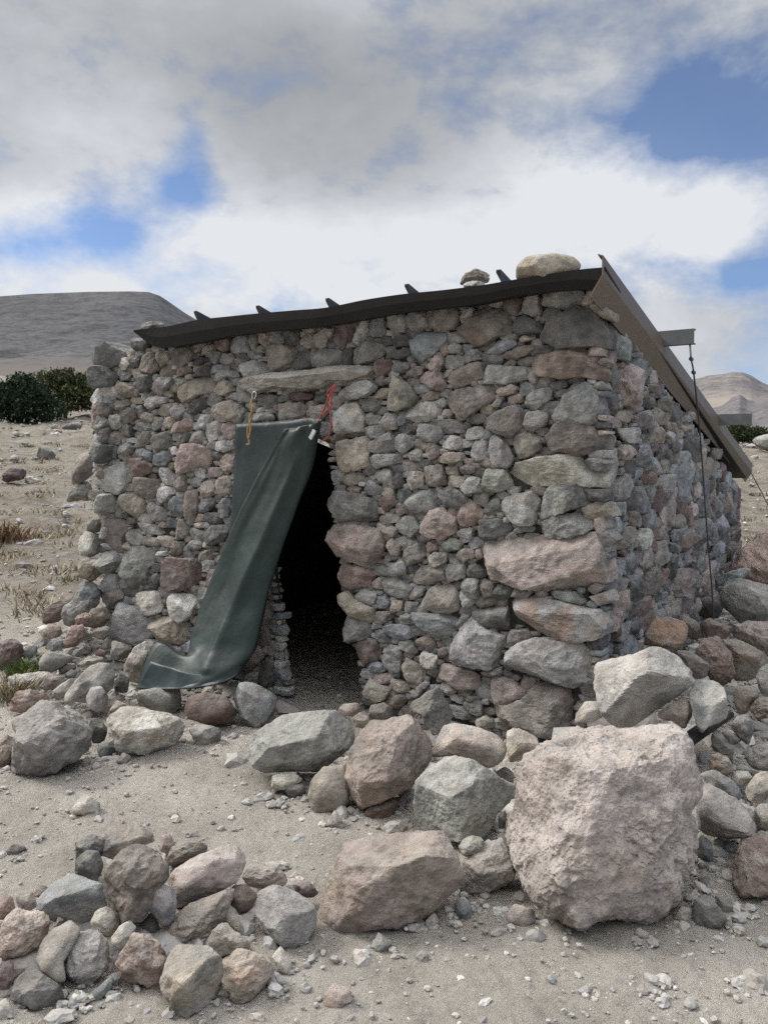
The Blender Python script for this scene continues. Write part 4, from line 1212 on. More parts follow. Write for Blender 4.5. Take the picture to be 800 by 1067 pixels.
# ---------------------------------------------------------------- loose rocks
used_hash = [0]
def loose(code, tex, by, pts, facets, label, group, plane_y=None, name=None):
    px = np.asarray(pts, float)
    ymax = px[:, 1].max(); i = px[:, 1].argmax()
    cx, cy = px.mean(0)
    rc = ray(cx, cy)
    if plane_y is not None:
        P0 = CAM + rc * (plane_y / rc[1])
    elif by is None or by <= ymax + 0.5:
        G = ground_hit(px[i, 0], (by or ymax) - 1.5)
        P0 = CAM + rc * (np.dot(G - CAM, rc))
    else:
        G = ground_hit(cx, by - 1.5)
        P0 = CAM + rc * (G[1] / rc[1])
    u = np.cross(rc, ZV); u /= np.linalg.norm(u); v = np.cross(u, rc); w = -rc
    W = []
    for x, y in px:
        d = ray(x, y); W.append(CAM + d * (np.dot(P0 - CAM, rc) / np.dot(d, rc)) - P0)
    W = np.array(W); P = np.stack([W @ u, W @ v], 1)
    used_hash[0] += 1; sd = 500 + used_hash[0] * 7
    pxs = math.sqrt(area(px))
    rough = {'o': 0.4, 's': 0.5, 'r': 0.95, 'p': 0.9}[tex]
    P = P + (P - P.mean(0)) * (0.0 if pxs > 120 else 0.11 if 'heap' in group else 0.085 if 'low pile' in group else 0.04)
    c, R, A = poly_radii(P, n=128, soft=0 if tex == 'r' else 1, wob=0.012 if tex == 's' else 0.02, seed=sd)
    s = math.sqrt(A); thin = min(np.ptp(P[:, 0]), np.ptp(P[:, 1]))
    Df = 0.42 * min(s, thin * 1.3) ; Db = 0.5 * min(s, thin * 1.4)
    if tex == 's' and pxs > 55: rough = 0.9
    V, f, cc = rock(R, Df, Db, sd, sub=sub_for(pxs), facets=facets, p={'o': 9, 's': 30, 'r': 44, 'p': 16}[tex], amp={'o': 0.018, 's': 0.023, 'r': 0.036, 'p': 0.028}[tex], rough=rough, cols=code, uneven=0.22, tint=1.06, chips={'o': 1, 's': 8, 'r': 12, 'p': 3}[tex], pits=0.9 if tex == 'p' else 0.0)
    O = P0 + u * c[0] + v * c[1]
    Wp = frame_place(V, np.zeros(3), u, v, w)
    if name is None: name = 'boulder' if pxs > 62 else 'rock' if pxs > 26 else 'stone'
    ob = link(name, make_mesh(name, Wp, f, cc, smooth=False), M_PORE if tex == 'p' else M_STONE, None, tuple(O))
    tag(ob, label, name, group)
    return ob
for ox, oy, sc, group, txt in LOOSE:
    for line in txt.strip().split('\n'):
        head, label, geo = [t.strip() for t in line.split('|')]
        code, tex, by = head.split()
        fac = None
        if '/' in geo:
            geo, ft = geo.split('/'); fac = [tuple(float(t) for t in q.split(',')) for q in ft.split()]
        pts = parse(geo.strip()) / sc + np.array([ox, oy])
        loose(code, tex, None if by == '-' else float(by), pts, fac, label, group)
for (head, label, geo), py in zip(ROOF_STONES, (4.62, 5.0, 4.95, 6.5)):
    code, tex = head.split()
    loose(code, tex, None, parse(geo), None, label, 'rocks weighing down the roof', plane_y=py, name='rock')

# ---------------------------------------------------------------- curtain in the doorway
def build_curtain():
    rows = [
     [(246, 442, .06), (275, 440, .06), (322, 436, .09), (334, 437, .12), (327, 441, .19), (315, 444, .22), (305, 446, .21), (297, 447, .20)],
     [(244, 490, .05), (265, 490, .05), (312, 486, .09), (326, 484, .13), (319, 487, .18), (303, 492, .21), (286, 490, .18), (273, 489, .17)],
     [(240, 545, .06), (258, 548, .06), (294, 545, .10), (303, 540, .16), (300, 549, .21), (278, 555, .25), (258, 550, .21), (243, 549, .20)],
     [(232, 598, .07), (248, 604, .07), (274, 604, .12), (281, 602, .18), (279, 612, .27), (248, 622, .35), (232, 616, .30), (217, 612, .28)],
     [(215, 645, .08), (232, 655, .08), (266, 652, .16), (272, 648, .26), (266, 662, .38), (229, 668, .48), (212, 665, .43), (200, 658, .40)],
     [(210, 660, .09), (226, 672, .10), (260, 672, .20), (267, 672, .32), (257, 684, .45), (219, 688, .57), (204, 684, .52), (193, 684, .49)],
     [(206, 668, .10), (222, 680, .12), (254, 686, .25), (260, 684, .38), (245, 697, .52), (212, 703, .63), (184, 698, .58), (163, 670, .54)],
     [(196, 690, .12), (215, 702, .15), (240, 702, .32), (252, 700, .46), (232, 711, .60), (200, 717, .69), (168, 718, .71), (142, 717, .70)],
     [(196, 692, .14), (215, 704, .17), (240, 704, .34), (250, 697, .43), (233, 703, .565), (200, 702, .65), (178, 696, .665), (158, 689, .66)],
    ]
    lerp = lambda a, b_, w: [tuple(p * (1 - w) + q * w for p, q in zip(u_, v_)) for u_, v_ in zip(a, b_)]
    rows = rows[:7] + [lerp(rows[6], rows[7], 0.82), rows[7], lerp(rows[7], rows[8], 0.2), rows[8]]
    G = np.array([[on_front(x, y, k) for x, y, k in r] for r in rows])
    G = np.stack([spline(G[i], 8) for i in range(len(G))])
    G = np.stack([spline(G[:, j], 9) for j in range(G.shape[1])], 1)
    n, m = G.shape[:2]
    ii, jj = np.meshgrid(np.arange(n), np.arange(m), indexing='ij')
    ridge = np.exp(-((jj - 40) / 1.5) ** 2) * sstep(ii, 4, 16) * (1 - sstep(ii, 50, 56))
    G = G + NF * (0.022 * ridge)[..., None]
    V = G.reshape(-1, 3)
    pin = G[0, 24]
    dd = np.linalg.norm(V - pin, axis=1); an = np.arctan2((V - pin) @ AV, -(V - pin) @ ZV + 0.05)
    pleat = np.sin(an * 11 + 0.8 * fbm(V * 3, 2)) * np.exp(-dd / 0.35) * sstep(dd, 0.02, 0.15)
    wr = np.stack([jj.ravel() * 0.11, ii.ravel() * 0.035, np.zeros(n * m)], 1)
    V = V + NF * (0.010 * fbm(V * 4.0, 3) + 0.014 * fbm(wr, 3) + 0.016 * pleat)[:, None]
    q = np.array([[i * m + j, i * m + j + 1, (i + 1) * m + j + 1, (i + 1) * m + j] for i in range(n - 1) for j in range(m - 1)])
    c0 = V.mean(0)
    o = link('door_curtain', make_mesh('door_curtain', V - c0, q), [M_CURTAIN, M_CURTAIN_BACK, M_RIM], None, tuple(c0))
    s = o.modifiers.new('thickness', 'SOLIDIFY'); s.thickness = 0.012; s.offset = 0; s.material_offset = 1; s.material_offset_rim = 2
    tag(o, 'dark green rubber sheet pulled aside across the doorway, its lower edge curling outward', 'door curtain')
build_curtain()
def cord(name, paths, mat, label, rad):
    VV, FQ, FT, o = [], [], [], 0
    for pts in paths:
        V, (q, t) = tube(spline(np.array([on_front(x, y, k) for x, y, k in pts]), 6), rad, 7)
        VV.append(V); FQ.append(q + o); FT.append(t + o); o += len(V)
    V = np.concatenate(VV); c0 = V.mean(0)
    ob = link(name, make_mesh(name, V - c0, [np.concatenate(FQ), np.concatenate(FT)]), mat, None, tuple(c0))
    return tag(ob, label, 'cord')
yc = cord('tie_cord', [[(264, 413, .10), (261, 422, .13), (263, 432, .13), (259, 443, .15), (258, 452, .14), (260, 462, .14), (257, 463, .14)],
                  [(262, 416, .10), (263, 426, .14), (260, 436, .14), (261, 447, .15), (259, 458, .14)]], M_YROPE,
     'ochre knotted cord holding the green sheet\'s left corner', 0.0075)
V, fs = tube(spline(np.array([on_front(x, y, .11) for x, y in ((263, 415), (263, 410), (265.5, 408), (267, 411), (265, 416))]), 5), 0.004, 7)
link('metal_loop', make_mesh('metal_loop', V - np.array(yc.location[:]), fs), M_CLIP, yc)
rc_ = cord('tie_cord', [[(349, 400, .12), (343, 412, .15), (338, 425, .16), (333, 436, .16), (328, 446, .17), (326, 452, .17)],
                  [(350, 401, .12), (345, 414, .15), (344, 428, .16), (345, 442, .16), (342, 455, .16), (336, 459, .17)],
                  [(347, 402, .12), (341, 410, .14), (346, 420, .16), (338, 430, .16), (334, 432, .17)]], M_RROPE,
     'red tangled cord tied to the green sheet\'s upper right corner', 0.0055)
bm = bmesh.new(); e0 = on_front(328.5, 448, .19); e1 = on_front(323.5, 457.5, .19)
dx = (e1 - e0); ln = np.linalg.norm(dx); dx /= ln; dy = np.cross(NF, dx)
Vb, qb = box_verts(e0 - dy * 0.016, dx * ln, dy * 0.032, NF * 0.014)
vs = [bm.verts.new(v) for v in Vb]
for q in qb: bm.faces.new([vs[i] for i in q])
bmesh.ops.recalc_face_normals(bm, faces=bm.faces)
bm_obj('metal_clip', bm, M_CLIP, rc_, 0.004)

# ---------------------------------------------------------------- wires and timber
def wire(pts3, rad, label, name='wire', mat=None):
    V, fs = tube(spline(np.array(pts3), 8), rad, 6); c0 = V.mean(0)
    return tag(link(name, make_mesh(name, V - c0, fs), mat or M_WIRE, None, tuple(c0)), label, 'wire')
wt, wk = WIRE_TOP[0]
wpts = [wt, on_side(720, 374, wk - .01), on_side(722.5, 388, wk - .01), on_side(727, 430, wk * .9), on_side(731, 475, wk * .8), on_side(737, 560, 0.25), on_side(742, 620, 0.26), on_side(745, 680, 0.30), on_side(748, 715, 0.35)]
w1 = wire(wpts, 0.006, 'thin wire with clamps hanging from a roof cross member down the side wall')
for P in wpts[1:3]:
    bm = bmesh.new()
    Vb, qb = box_verts(P - BV * .03 - ZV * .012 - NS * .01, BV * .06, NS * .02, ZV * .024)
    vs = [bm.verts.new(v) for v in Vb]
    for q in qb: bm.faces.new([vs[i] for i in q])
    bmesh.ops.recalc_face_normals(bm, faces=bm.faces)
    bm_obj('clamp', bm, M_DARKSTEEL, w1, 0.004)
pe = on_side(782, 492, 0.06)
wire([pe, pe + np.array([0.16, -0.02, -0.30]), pe + np.array([0.34, -0.05, -0.66]), pe + np.array([0.62, -0.1, -1.1])], 0.005, 'guy wire slanting down from the rear end of the roof beam')
ta, tb = ground_hit(700, 800), ground_hit(775, 735)
ra, rb = ray(716, 777), ray(758, 748)
A0 = CAM + ra * (ground_hit(716, 812)[1] / ra[1]); B0 = CAM + rb * (ground_hit(768, 770)[1] / rb[1])
dv = (B0 - A0); dl = np.linalg.norm(dv); dv /= dl; sv = np.cross(dv, ZV); sv /= np.linalg.norm(sv); uv = np.cross(sv, dv)
bm = bmesh.new()
Vb, qb = box_verts(A0 - sv * 0.05 - dv * 0.06, dv * (dl + 0.08), sv * 0.08, uv * 0.035)
vs = [bm.verts.new(v) for v in Vb]
for q in qb: bm.faces.new([vs[i] for i in q])
bmesh.ops.recalc_face_normals(bm, faces=bm.faces)
for v in bm.verts: v.co -= Vector(A0)
o = bm_obj('timber_plank', bm, M_WOOD, None, 0.006); o.location = tuple(A0)
tag(o, 'dark old plank lying among the rubble under the bluish white split rock', 'plank')

# ---------------------------------------------------------------- gravel
def build_gravel():
    Vs, Fs, Cs = [], [], []; o = 0
    r = np.random.default_rng(21)
    v1, f1 = ico(2); v0, f0 = ico(1)
    keys = [COLORS[k] for k in 'GGNLWTBDPVNG']
    def put(x, y, s, big):
        nonlocal o
        v, f = (v1, f1) if big else (v0, f0)
        z = terrain(np.array([x]), np.array([y]))[0]
        a = r.uniform(0, 6.28); ca, sa = math.cos(a), math.sin(a)
        V = v * np.array([s * r.uniform(.7, 1.3), s * r.uniform(.6, 1.0), s * r.uniform(.45, .8)])
        V = V * (1 + 0.22 * r.normal(size=(len(v), 1)) * (0.7 if big else 1))
        V = np.stack([V[:, 0] * ca - V[:, 1] * sa, V[:, 0] * sa + V[:, 1] * ca, V[:, 2]], 1) + np.array([x, y, z + s * 0.12 + 0.004])
        Vs.append(V); Fs.append(f + o); o += len(v)
        Cs.append(np.tile((np.array(keys[r.integers(len(keys))]) * 0.7 + np.array([.42, .395, .355]) * 0.42) * r.uniform(.72, 1.15), (len(v), 1)))
    # all over the near ground
    for _ in range(4200):
        d = 1.9 * math.exp(r.uniform(0, math.log(8.5 / 1.9))); az = r.uniform(-0.62, 0.62)
        x, y = d * math.sin(az), d * math.cos(az)
        s = 0.0028 * math.exp(abs(r.normal()) * 0.75) * (1 + 0.12 * d)
        put(x, y, min(s, 0.03), s > 0.008)
    # chips gathered round the rocks
    rocks = [ob for ob in SC.objects if ob.get('category') in ('boulder', 'rock', 'stone') and ob.location.z < 0.9]
    for ob in rocks:
        R = max(ob.dimensions[:2]) * 0.5
        for _ in range(int(14 + 60 * R)):
            a = r.uniform(0, 6.28); q = R * r.uniform(0.8, 1.6)
            x, y = ob.location.x + q * math.cos(a), ob.location.y - 0.03 + q * math.sin(a)
            s = 0.005 * math.exp(abs(r.normal()) * 0.85)
            put(x, y, min(s, 0.045), s > 0.008)
    # small stones filling the heaps by the side wall and at the left end
    for (p, q, wd, n) in ((HEAP_R[0], HEAP_R[1], 0.8, 3200), (HEAP_L[0], HEAP_L[1], 0.7, 1000), (hut(-4.2, -.6, 0), hut(-2.6, -.35, 0), 0.45, 450), (hut(-1.6, -.45, 0), hut(0.2, -.5, 0), 0.5, 600), (ground_hit(15, 985), ground_hit(250, 960), 0.22, 420)):
        for _ in range(n):
            t = r.random(); P = p * (1 - t) + q * t
            put(P[0] + r.normal() * wd * .6, P[1] + r.normal() * wd * .6, min(0.017 * math.exp(r.normal() * .8), 0.09), True)
    # the slope
    for _ in range(5200):
        d = math.exp(r.uniform(math.log(7.5), math.log(45))); az = r.uniform(-0.62, 0.6)
        s = 0.0045 * d * math.exp(r.normal() * 0.6) * 0.35
        put(d * math.sin(az), d * math.cos(az), min(s, 0.16), True)
    ob = link('gravel', make_mesh('gravel', np.concatenate(Vs), np.concatenate(Fs), np.concatenate(Cs), smooth=False), M_GRAVEL)
    tag(ob, kind='stuff')
bpy.context.view_layer.update()
build_gravel()

# ---------------------------------------------------------------- plants
def blades(centres, radii, n, size, cols, seed, up=0.5, flat=1.0):
    """many small leaf faces in a union of ellipsoids; returns verts, faces, colours"""
    r = np.random.default_rng(seed)
    C = np.array(centres); Rr = np.array(radii)
    vol = Rr.prod(1); k = r.choice(len(C), n, p=vol / vol.sum())
    d = r.normal(size=(n, 3)); d /= np.linalg.norm(d, axis=1)[:, None]
    rad = r.random(n) ** 0.30
    P = C[k] + d * Rr[k] * rad[:, None] * (1 + 0.12 * r.normal(size=n))[:, None]
    dens = fbm(P * 2.2, 2); keep = dens > -0.30
    P, d = P[keep], d[keep]; n = len(P)
    ax = d * 0.7 + r.normal(size=(n, 3)) * 0.6 + np.array([0, 0, up]); ax /= np.linalg.norm(ax, axis=1)[:, None]
    sd = np.cross(ax, r.normal(size=(n, 3))); sd /= np.linalg.norm(sd, axis=1)[:, None]
    s = size * r.uniform(.6, 1.4, n)[:, None]
    V = np.stack([P - sd * s * .28 * flat, P + sd * s * .28 * flat, P + ax * s * 1.0 + sd * s * .1, P + ax * s * .6 - sd * s * .3 * flat], 1).reshape(-1, 3)
    q = np.arange(4 * n).reshape(-1, 4)
    c = np.array(cols)[r.integers(len(cols), size=n)] * (0.8 + 0.5 * r.random(n))[:, None] * (1 + 0.5 * fbm(P * 1.3, 2))[:, None]
    return V, q, np.repeat(np.clip(c, 0.004, 0.5), 4, 0)
def shrub(name, label, base_px, H, lobes, n, size, cols, seed, group=None, plane=None):
    G = ground_hit(*base_px); s = G[1]
    root = empty(name, tuple(G)); tag(root, label, 'shrub', group)
    C = [(x * H, y * H, z * H) for x, y, z, *_ in lobes]; Rr = [(rx * H, ry * H, rz * H) for *_, rx, ry, rz in lobes]
    V, q, c = blades(C, Rr, n, size, cols, seed)
    link('foliage', make_mesh('foliage', V, q, c, smooth=False), M_LEAF, root)
    r = np.random.default_rng(seed)
    V, fs = tube(spline(np.array([(0, 0, -.1), (0.02 * H, 0, .15 * H), (-.02 * H, .03 * H, .45 * H)]), 4), np.linspace(0.05 * H, 0.02 * H, 9), 7)
    link('stem', make_mesh('stem', V, fs), M_BARK, root)
    return root
dark = [(.018, .034, .018), (.024, .044, .020), (.034, .056, .024), (.016, .026, .016)]
mid = [(.060, .075, .030), (.085, .095, .040), (.045, .058, .028), (.110, .112, .055)]
shrub('shrub', 'dense dark green rounded shrub on the slope left of the hut', (22, 440), 2.0,
      [(0, 0, .42, .70, .6, .42), (-.85, .1, .36, .55, .5, .34), (.66, 0, .28, .36, .4, .28), (.05, 0, .86, .34, .35, .26), (-.40, 0, .66, .36, .35, .26), (.42, 0, .60, .28, .3, .22)], 15000, 0.12, dark, 31, 'shrubs on the slope')
shrub('shrub', 'wider olive green shrub between the dark shrub and the hut', (68, 434), 2.0,
      [(0, .5, .60, .60, .6, .44), (.62, .5, .48, .42, .5, .34), (-.6, .5, .74, .55, .5, .38), (-.15, .5, .98, .36, .4, .22), (.35, .5, .86, .3, .35, .20), (1.0, .6, .36, .3, .4, .26)], 15000, 0.12, mid, 32, 'shrubs on the slope')
shrub('shrub', 'small dark shrub seen past the rear end of the roof', (768, 462), 0.75,
      [(0, 0, .5, .7, .5, .45), (.9, .1, .4, .7, .5, .38), (1.9, .2, .3, .5, .4, .28)], 5000, 0.07, dark + mid, 33, 'shrubs on the slope')
def tuft(label, cat, base_px, n, h, spread, cols, seed, name):
    G = ground_hit(*base_px); r = np.random.default_rng(seed); Vs = []
    for i in range(n):
        b = r.normal(size=2) * spread; lean = r.normal(size=2) * 0.5 + b / spread * 0.25
        hh = h * r.uniform(.5, 1.2); w = 0.004 * r.uniform(.6, 1.3) * (h / 0.1)
        p0 = np.array([b[0], b[1], terrain(np.array([G[0] + b[0]]), np.array([G[1] + b[1]]))[0] - G[2] - .005])
        p1 = p0 + np.array([lean[0] * hh * .4, lean[1] * hh * .4, hh * .6]); p2 = p0 + np.array([lean[0] * hh, lean[1] * hh, hh * .9])
        s = np.array([math.cos(i), math.sin(i), 0]) * w
        Vs += [p0 - s, p0 + s, p1 + s * .7, p1 - s * .7, p2 + s * .2, p2 - s * .2]
    V = np.array(Vs); k = np.arange(n)[:, None] * 6
    q = np.concatenate([k + np.array([[0, 1, 2, 3]]), k + np.array([[3, 2, 4, 5]])])
    c = np.repeat(np.array(cols)[r.integers(len(cols), size=n)] * r.uniform(.7, 1.3, (n, 1)), 6, 0)
    return tag(link(name, make_mesh(name, V, q, c, smooth=False), M_LEAF, None, tuple(G)), label, cat)
tuft('green grass tuft growing between stones at the left rubble', 'grass tuft', (30, 701), 420, 0.11, 0.09, [(.07, .11, .02), (.10, .14, .03), (.05, .08, .02)], 41, 'grass_tuft')
tuft('dry straw coloured tuft below the green grass tuft', 'grass tuft', (10, 728), 260, 0.13, 0.08, [(.20, .17, .10), (.26, .22, .13), (.14, .11, .07)], 42, 'grass_tuft')
tuft('rusty dry tuft on the slope beside the dusty path', 'grass tuft', (3, 565), 260, 0.30, 0.16, [(.20, .12, .07), (.26, .17, .10), (.13, .08, .05)], 43, 'grass_tuft')
def straw():
    r = np.random.default_rng(51); Vs, Cs = [], []
    cols = [(.30, .25, .17), (.24, .20, .13), (.34, .29, .21), (.17, .14, .10)]
    for _ in range(2400):
        d = math.exp(r.uniform(math.log(8.5), math.log(42))); az = r.uniform(-0.6, 0.58)
        x, y = d * math.sin(az), d * math.cos(az)
        if perlin(np.array([[x * .6, y * .9, 0.3]]))[0] < 0.02: continue
        z = terrain(np.array([x]), np.array([y]))[0]
        col = np.array(cols[r.integers(4)])
        for k in range(16):
            b = r.normal(size=2) * np.array([.11, .07]); hh = r.uniform(.03, .11); le = r.normal(size=2) * .05
            s = np.array([.006 + .0004 * d, 0, 0])
            p0 = np.array([x + b[0], y + b[1], z - .01]); p1 = p0 + np.array([le[0], le[1], hh])
            Vs += [p0 - s, p0 + s, p1 + s * .3, p1 - s * .3]; Cs += [col * r.uniform(.7, 1.25)] * 4
    V = np.array(Vs); q = np.arange(len(V)).reshape(-1, 4)
    tag(link('dry_grass', make_mesh('dry_grass', V, q, np.array(Cs), smooth=False), M_LEAF), kind='stuff')
straw()

# ---------------------------------------------------------------- mountains
def mountain(name, sil, d0, d1, foot_y, mat, seed, rough):
    xs = np.array([s[0] for s in sil], float); ys = np.array([s[1] for s in sil], float)
    X = np.linspace(xs.min(), xs.max(), 420); Yt = np.interp(X, xs, ys)
    nr = 130; rows = []
    for i in range(nr + 14):
        t = min(i / (nr - 1), 1.0); back = max(0, i - nr + 1) / 13
        d = d0 + (d1 - d0) * t + back * 0.4 * d1
        yy = foot_y + (Yt - foot_y) * (t ** 0.9)
        P = []
        az = (X - 400) / F
        hz = (480 - yy) / F * d / 1.0
        z = 1.6 + hz * (1 - back)
        P = np.stack([az * d, np.full_like(X, d), z], 1)
        nz = ridged(np.stack([P[:, 0], P[:, 1] * 0.5, np.zeros(len(X))], 1) / (d1 * 0.10) + seed, 5) * rough * d1 * (4 * t * (1 - t) * 0.8 + 0.12 * (1 - back))
        P[:, 2] += nz * (0.4 if t >= 1 else 1)
        rows.append(P)
    V = np.concatenate(rows); n, m = len(rows), len(X)
    q = np.array([[i * m + j, i * m + j + 1, (i + 1) * m + j + 1, (i + 1) * m + j] for i in range(n - 1) for j in range(m - 1)])
    tag(link(name, make_mesh(name, V, q), mat), kind='structure')
M_SCREE = scree_material('grey_scree', (0.066, 0.067, 0.072), (0.084, 0.084, 0.088), (0.105, 0.103, 0.104), 0.006, (12, 75, 25, (0.15, 0.132, 0.115)))
M_FAR = scree_material('brown_far_slopes', (0.120, 0.112, 0.112), (0.155, 0.143, 0.140), (0.195, 0.178, 0.168), 0.0022, (120, 260, 60, (0.27, 0.235, 0.205)))
M_NEAR = scree_material('dark_lava_ridge', (0.105, 0.098, 0.102), (0.135, 0.126, 0.129), (0.165, 0.154, 0.154), 0.005)
mountain('mountain', [(-700, 400), (-420, 350), (-200, 326), (-60, 317), (0, 312), (40, 309), (100, 307), (140, 306.5), (158, 307), (170, 311), (182, 319), (195, 328), (215, 340), (240, 352), (300, 378), (360, 392), (480, 405)], 240, 900, 402, M_SCREE, 3.1, 0.006)
mountain('mountain', [(480, 470), (600, 425), (690, 400), (725, 395), (735, 392), (752, 390.5), (759, 388.5), (770, 389), (779, 392), (790, 399), (800, 403), (840, 415), (900, 405), (1000, 420), (1200, 450)], 900, 3200, 462, M_FAR, 8.4, 0.004)
mountain('mountain', [(560, 470), (690, 436), (730, 428), (750, 423), (760, 415), (768, 411.5), (776, 417), (784, 418), (792, 413), (800, 411), (830, 404), (880, 412), (960, 420), (1200, 455)], 500, 1500, 458, M_NEAR, 5.7, 0.006)

# ---------------------------------------------------------------- sky and light
SUN_EL, SUN_AZ = math.radians(42), math.radians(-70)     # azimuth measured from +Y towards +X
def build_world():
    w = bpy.data.worlds.new('World'); SC.world = w; w.use_nodes = True
    nt = w.node_tree; nt.nodes.clear()
    out = nt.nodes.new('ShaderNodeOutputWorld'); bg = nt.nodes.new('ShaderNodeBackground')
    nt.links.new(bg.outputs[0], out.inputs[0]); bg.inputs['Strength'].default_value = 0.1
    sky = nt.nodes.new('ShaderNodeTexSky'); sky.sky_type = 'NISHITA'; sky.sun_disc = False
    sky.sun_elevation = SUN_EL; sky.sun_rotation = SUN_AZ; sky.altitude = 3500; sky.air_density = 1.0; sky.dust_density = 1.0; sky.ozone_density = 1.5
    d = nt.nodes.new('ShaderNodeNewGeometry').outputs['Incoming']
    neg = N(nt, 'ShaderNodeVectorMath'); neg.operation = 'SCALE'; neg.inputs['Scale'].default_value = -1; nt.links.new(d, neg.inputs[0])
    dirv = neg.outputs[0]
    sx = N(nt, 'ShaderNodeSeparateXYZ'); nt.links.new(dirv, sx.inputs[0])
    mp = N(nt, 'ShaderNodeMapping'); mp.inputs['Scale'].default_value = (1, 1, 1.7); nt.links.new(dirv, mp.inputs['Vector'])
    P = mp.outputs[0]
    big = noise_node(nt, P, 3.2, 6, 0.58, 0.0)
    fine = noise_node(nt, P, 9.0, 10, 0.62, 0.12)
    wisp = math_n(nt, 'ADD', math_n(nt, 'MULTIPLY', math_n(nt, 'SUBTRACT', fine, 0.5), 1.9), math_n(nt, 'MULTIPLY', math_n(nt, 'SUBTRACT', big, 0.5), 1.2))
    def blob(px, py, rad, sx_=1.0, sy_=1.0):
        c = ray(px, py)
        dt = N(nt, 'ShaderNodeVectorMath'); dt.operation = 'SUBTRACT'; nt.links.new(dirv, dt.inputs[0]); dt.inputs[1].default_value = tuple(c)
        mm = N(nt, 'ShaderNodeVectorMath'); mm.operation = 'MULTIPLY'; nt.links.new(dt.outputs[0], mm.inputs[0]); mm.inputs[1].default_value = (1 / sx_, 1, 1 / sy_)
        ln = N(nt, 'ShaderNodeVectorMath'); ln.operation = 'LENGTH'; nt.links.new(mm.outputs[0], ln.inputs[0])
        q = math_n(nt, 'DIVIDE', ln.outputs['Value'], rad / F)
        q2 = math_n(nt, 'MULTIPLY', math_n(nt, 'MULTIPLY', q, q), -1.0)
        return math_n(nt, 'POWER', 2.71828, q2)
    def total(items):
        s = None
        for it in items:
            wgt = it[-1]; b = math_n(nt, 'MULTIPLY', blob(*it[:-1]), wgt)
            s = b if s is None else math_n(nt, 'ADD', s, b)
        return s
    holes = total([(203, 148, 20, 1, 1.4, .75), (182, 194, 26, 1.1, 1, .85), (118, 246, 30, 1.5, .8, .8), (40, 263, 28, 1.7, .6, .8), (208, 208, 22, 1, 1, .5), (75, 225, 22, 1.5, .8, .35),
                   (716, 96, 46, 1, 1.0, .8), (690, 150, 34, 1.1, 1, .7), (785, 112, 44, 1, 1.1, .72), (770, 287, 28, 1.8, .6, .8), (700, 275, 16, 2, .6, .35),
                   (640, 235, 70, 1.5, .7, -.45), (755, 225, 60, 1.6, .6, -.6), (745, 20, 60, 1.5, .6, -.4), (120, 130, 50, 1, 1, -.2), (740, 335, 50, 2, .6, -.4),
                   (1330, 150, 230, 1.2, 1.8, 1.2), (1900, 300, 480, 1, 1, 1.2), (-300, 180, 120, 1.6, 1, .7)])
    sidex = ramp(nt, sx.outputs['X'], [(0.50, gray(0)), (0.78, gray(1))])
    holes = math_n(nt, 'ADD', holes, math_n(nt, 'MULTIPLY', sidex, 1.3))
    cov = math_n(nt, 'ADD', math_n(nt, 'SUBTRACT', 0.80, math_n(nt, 'MULTIPLY', holes, 0.72)), math_n(nt, 'MULTIPLY', wisp, 0.95))
    mask = ramp(nt, cov, [(0.0, gray(0.12)), (0.30, gray(0.45)), (0.72, gray(1))])
    shade = total([(330, 120, 115, 1.1, 1.1, .95), (300, 20, 110, 1.6, .9, .40), (60, 60, 120, 1.3, .9, .40), (420, 200, 90, 1.4, .8, .30), (560, 70, 110, 1.3, 1, .32), (700, 250, 60, 2, .6, .25), (30, 190, 60, 1.5, .7, .2)])
    lite = total([(110, 150, 80, 1, 1, .35), (420, 270, 140, 2.0, .55, .55), (270, 270, 90, 1.4, .7, .4), (600, 175, 80, 1.2, 1, .35), (735, 222, 80, 1.6, .6, .7), (20, 225, 40, 1.6, .6, .5), (60, 292, 60, 2, .5, .6), (380, 0, 40, 1.5, .6, .35)])
    lum = math_n(nt, 'ADD', math_n(nt, 'SUBTRACT', math_n(nt, 'ADD', 0.50, lite), math_n(nt, 'MULTIPLY', shade, 0.36)), math_n(nt, 'MULTIPLY', wisp, 0.45))
    cl = ramp(nt, lum, [(0.0, (1.62, 1.70, 1.82)), (0.35, (2.05, 2.14, 2.28)), (0.7, (2.75, 2.86, 3.04)), (1.0, (3.5, 3.6, 3.76))])
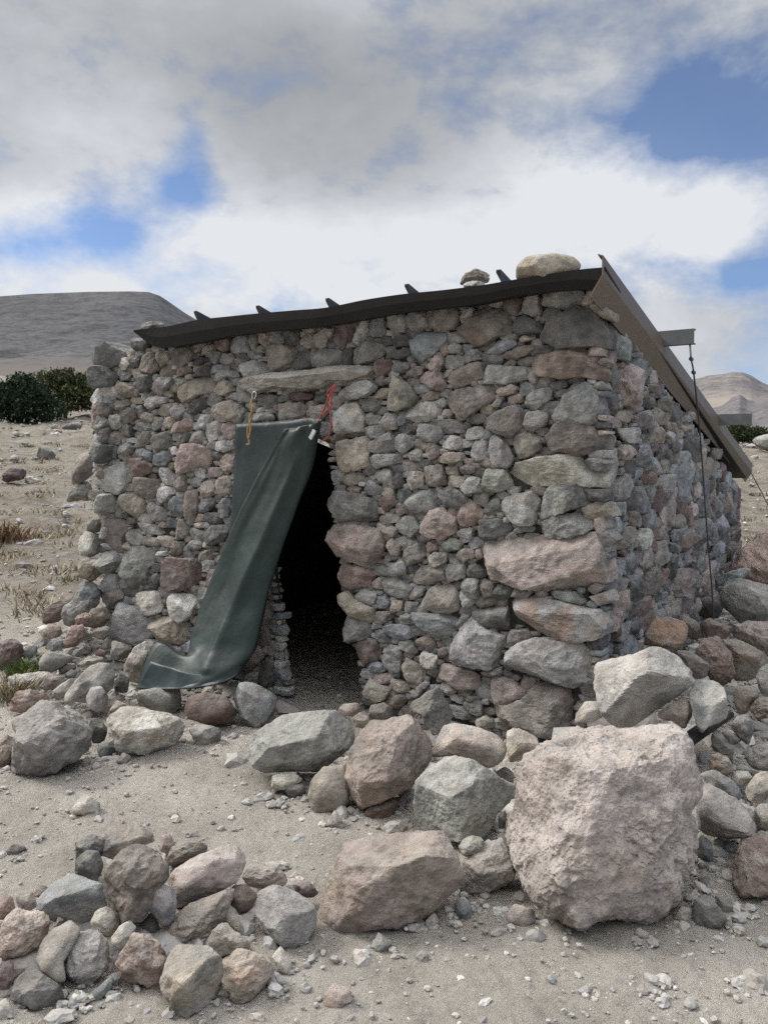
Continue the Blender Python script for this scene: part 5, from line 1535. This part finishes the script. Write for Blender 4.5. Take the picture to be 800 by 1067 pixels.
    # sky part, a little paler towards the horizon
    skyc = mixc(nt, sky.outputs[0], (0.52, 0.59, 0.66), 1.0, 'MULTIPLY')
    c = mixc(nt, skyc, cl, mask)
    # sky brightness added out of view, by the sun and overhead, lights the ground
    dt = N(nt, 'ShaderNodeVectorMath'); dt.operation = 'DOT_PRODUCT'; nt.links.new(dirv, dt.inputs[0])
    dt.inputs[1].default_value = (math.sin(SUN_AZ) * math.cos(SUN_EL), math.cos(SUN_AZ) * math.cos(SUN_EL), math.sin(SUN_EL))
    glow = ramp(nt, dt.outputs['Value'], [(0.84, gray(0)), (1.0, gray(1))])
    c = mixc(nt, c, (11, 10.6, 10.0), math_n(nt, 'MULTIPLY', glow, 0.8))
    top = ramp(nt, sx.outputs['Z'], [(0.56, gray(0)), (0.90, gray(1))])
    c = mixc(nt, c, (12.0, 12.1, 12.4), math_n(nt, 'MULTIPLY', top, 0.9))
    nt.links.new(c, bg.inputs['Color'])
build_world()
sun = bpy.data.lights.new('sun', 'SUN'); sun.energy = 1.5; sun.angle = math.radians(20); sun.color = (1.0, 0.965, 0.92)
so = bpy.data.objects.new('sun', sun); COL.objects.link(so)
sd = np.array([math.sin(SUN_AZ) * math.cos(SUN_EL), math.cos(SUN_AZ) * math.cos(SUN_EL), math.sin(SUN_EL)])
so.rotation_euler = Vector(sd).to_track_quat('Z', 'Y').to_euler()
so.location = (0, 0, 20)

cam = bpy.data.cameras.new('camera'); co = bpy.data.objects.new('camera', cam); COL.objects.link(co)
cam.sensor_fit = 'HORIZONTAL'; cam.sensor_width = 36; cam.lens = F / 800 * 36
co.location = tuple(CAM); co.rotation_euler = (math.radians(90) - PITCH, 0, 0)
cam.clip_start = 0.05; cam.clip_end = 12000
SC.camera = co
vs = SC.view_settings
vs.view_transform = 'Standard'; vs.look = 'None'; vs.exposure = 1.15; vs.gamma = 1.0
try: vs.use_curve_mapping = False
except Exception: pass
SC.cycles.use_denoising = False
SC.cycles.use_adaptive_sampling = False
SC.cycles.max_bounces = 6; SC.cycles.diffuse_bounces = 3; SC.cycles.glossy_bounces = 2
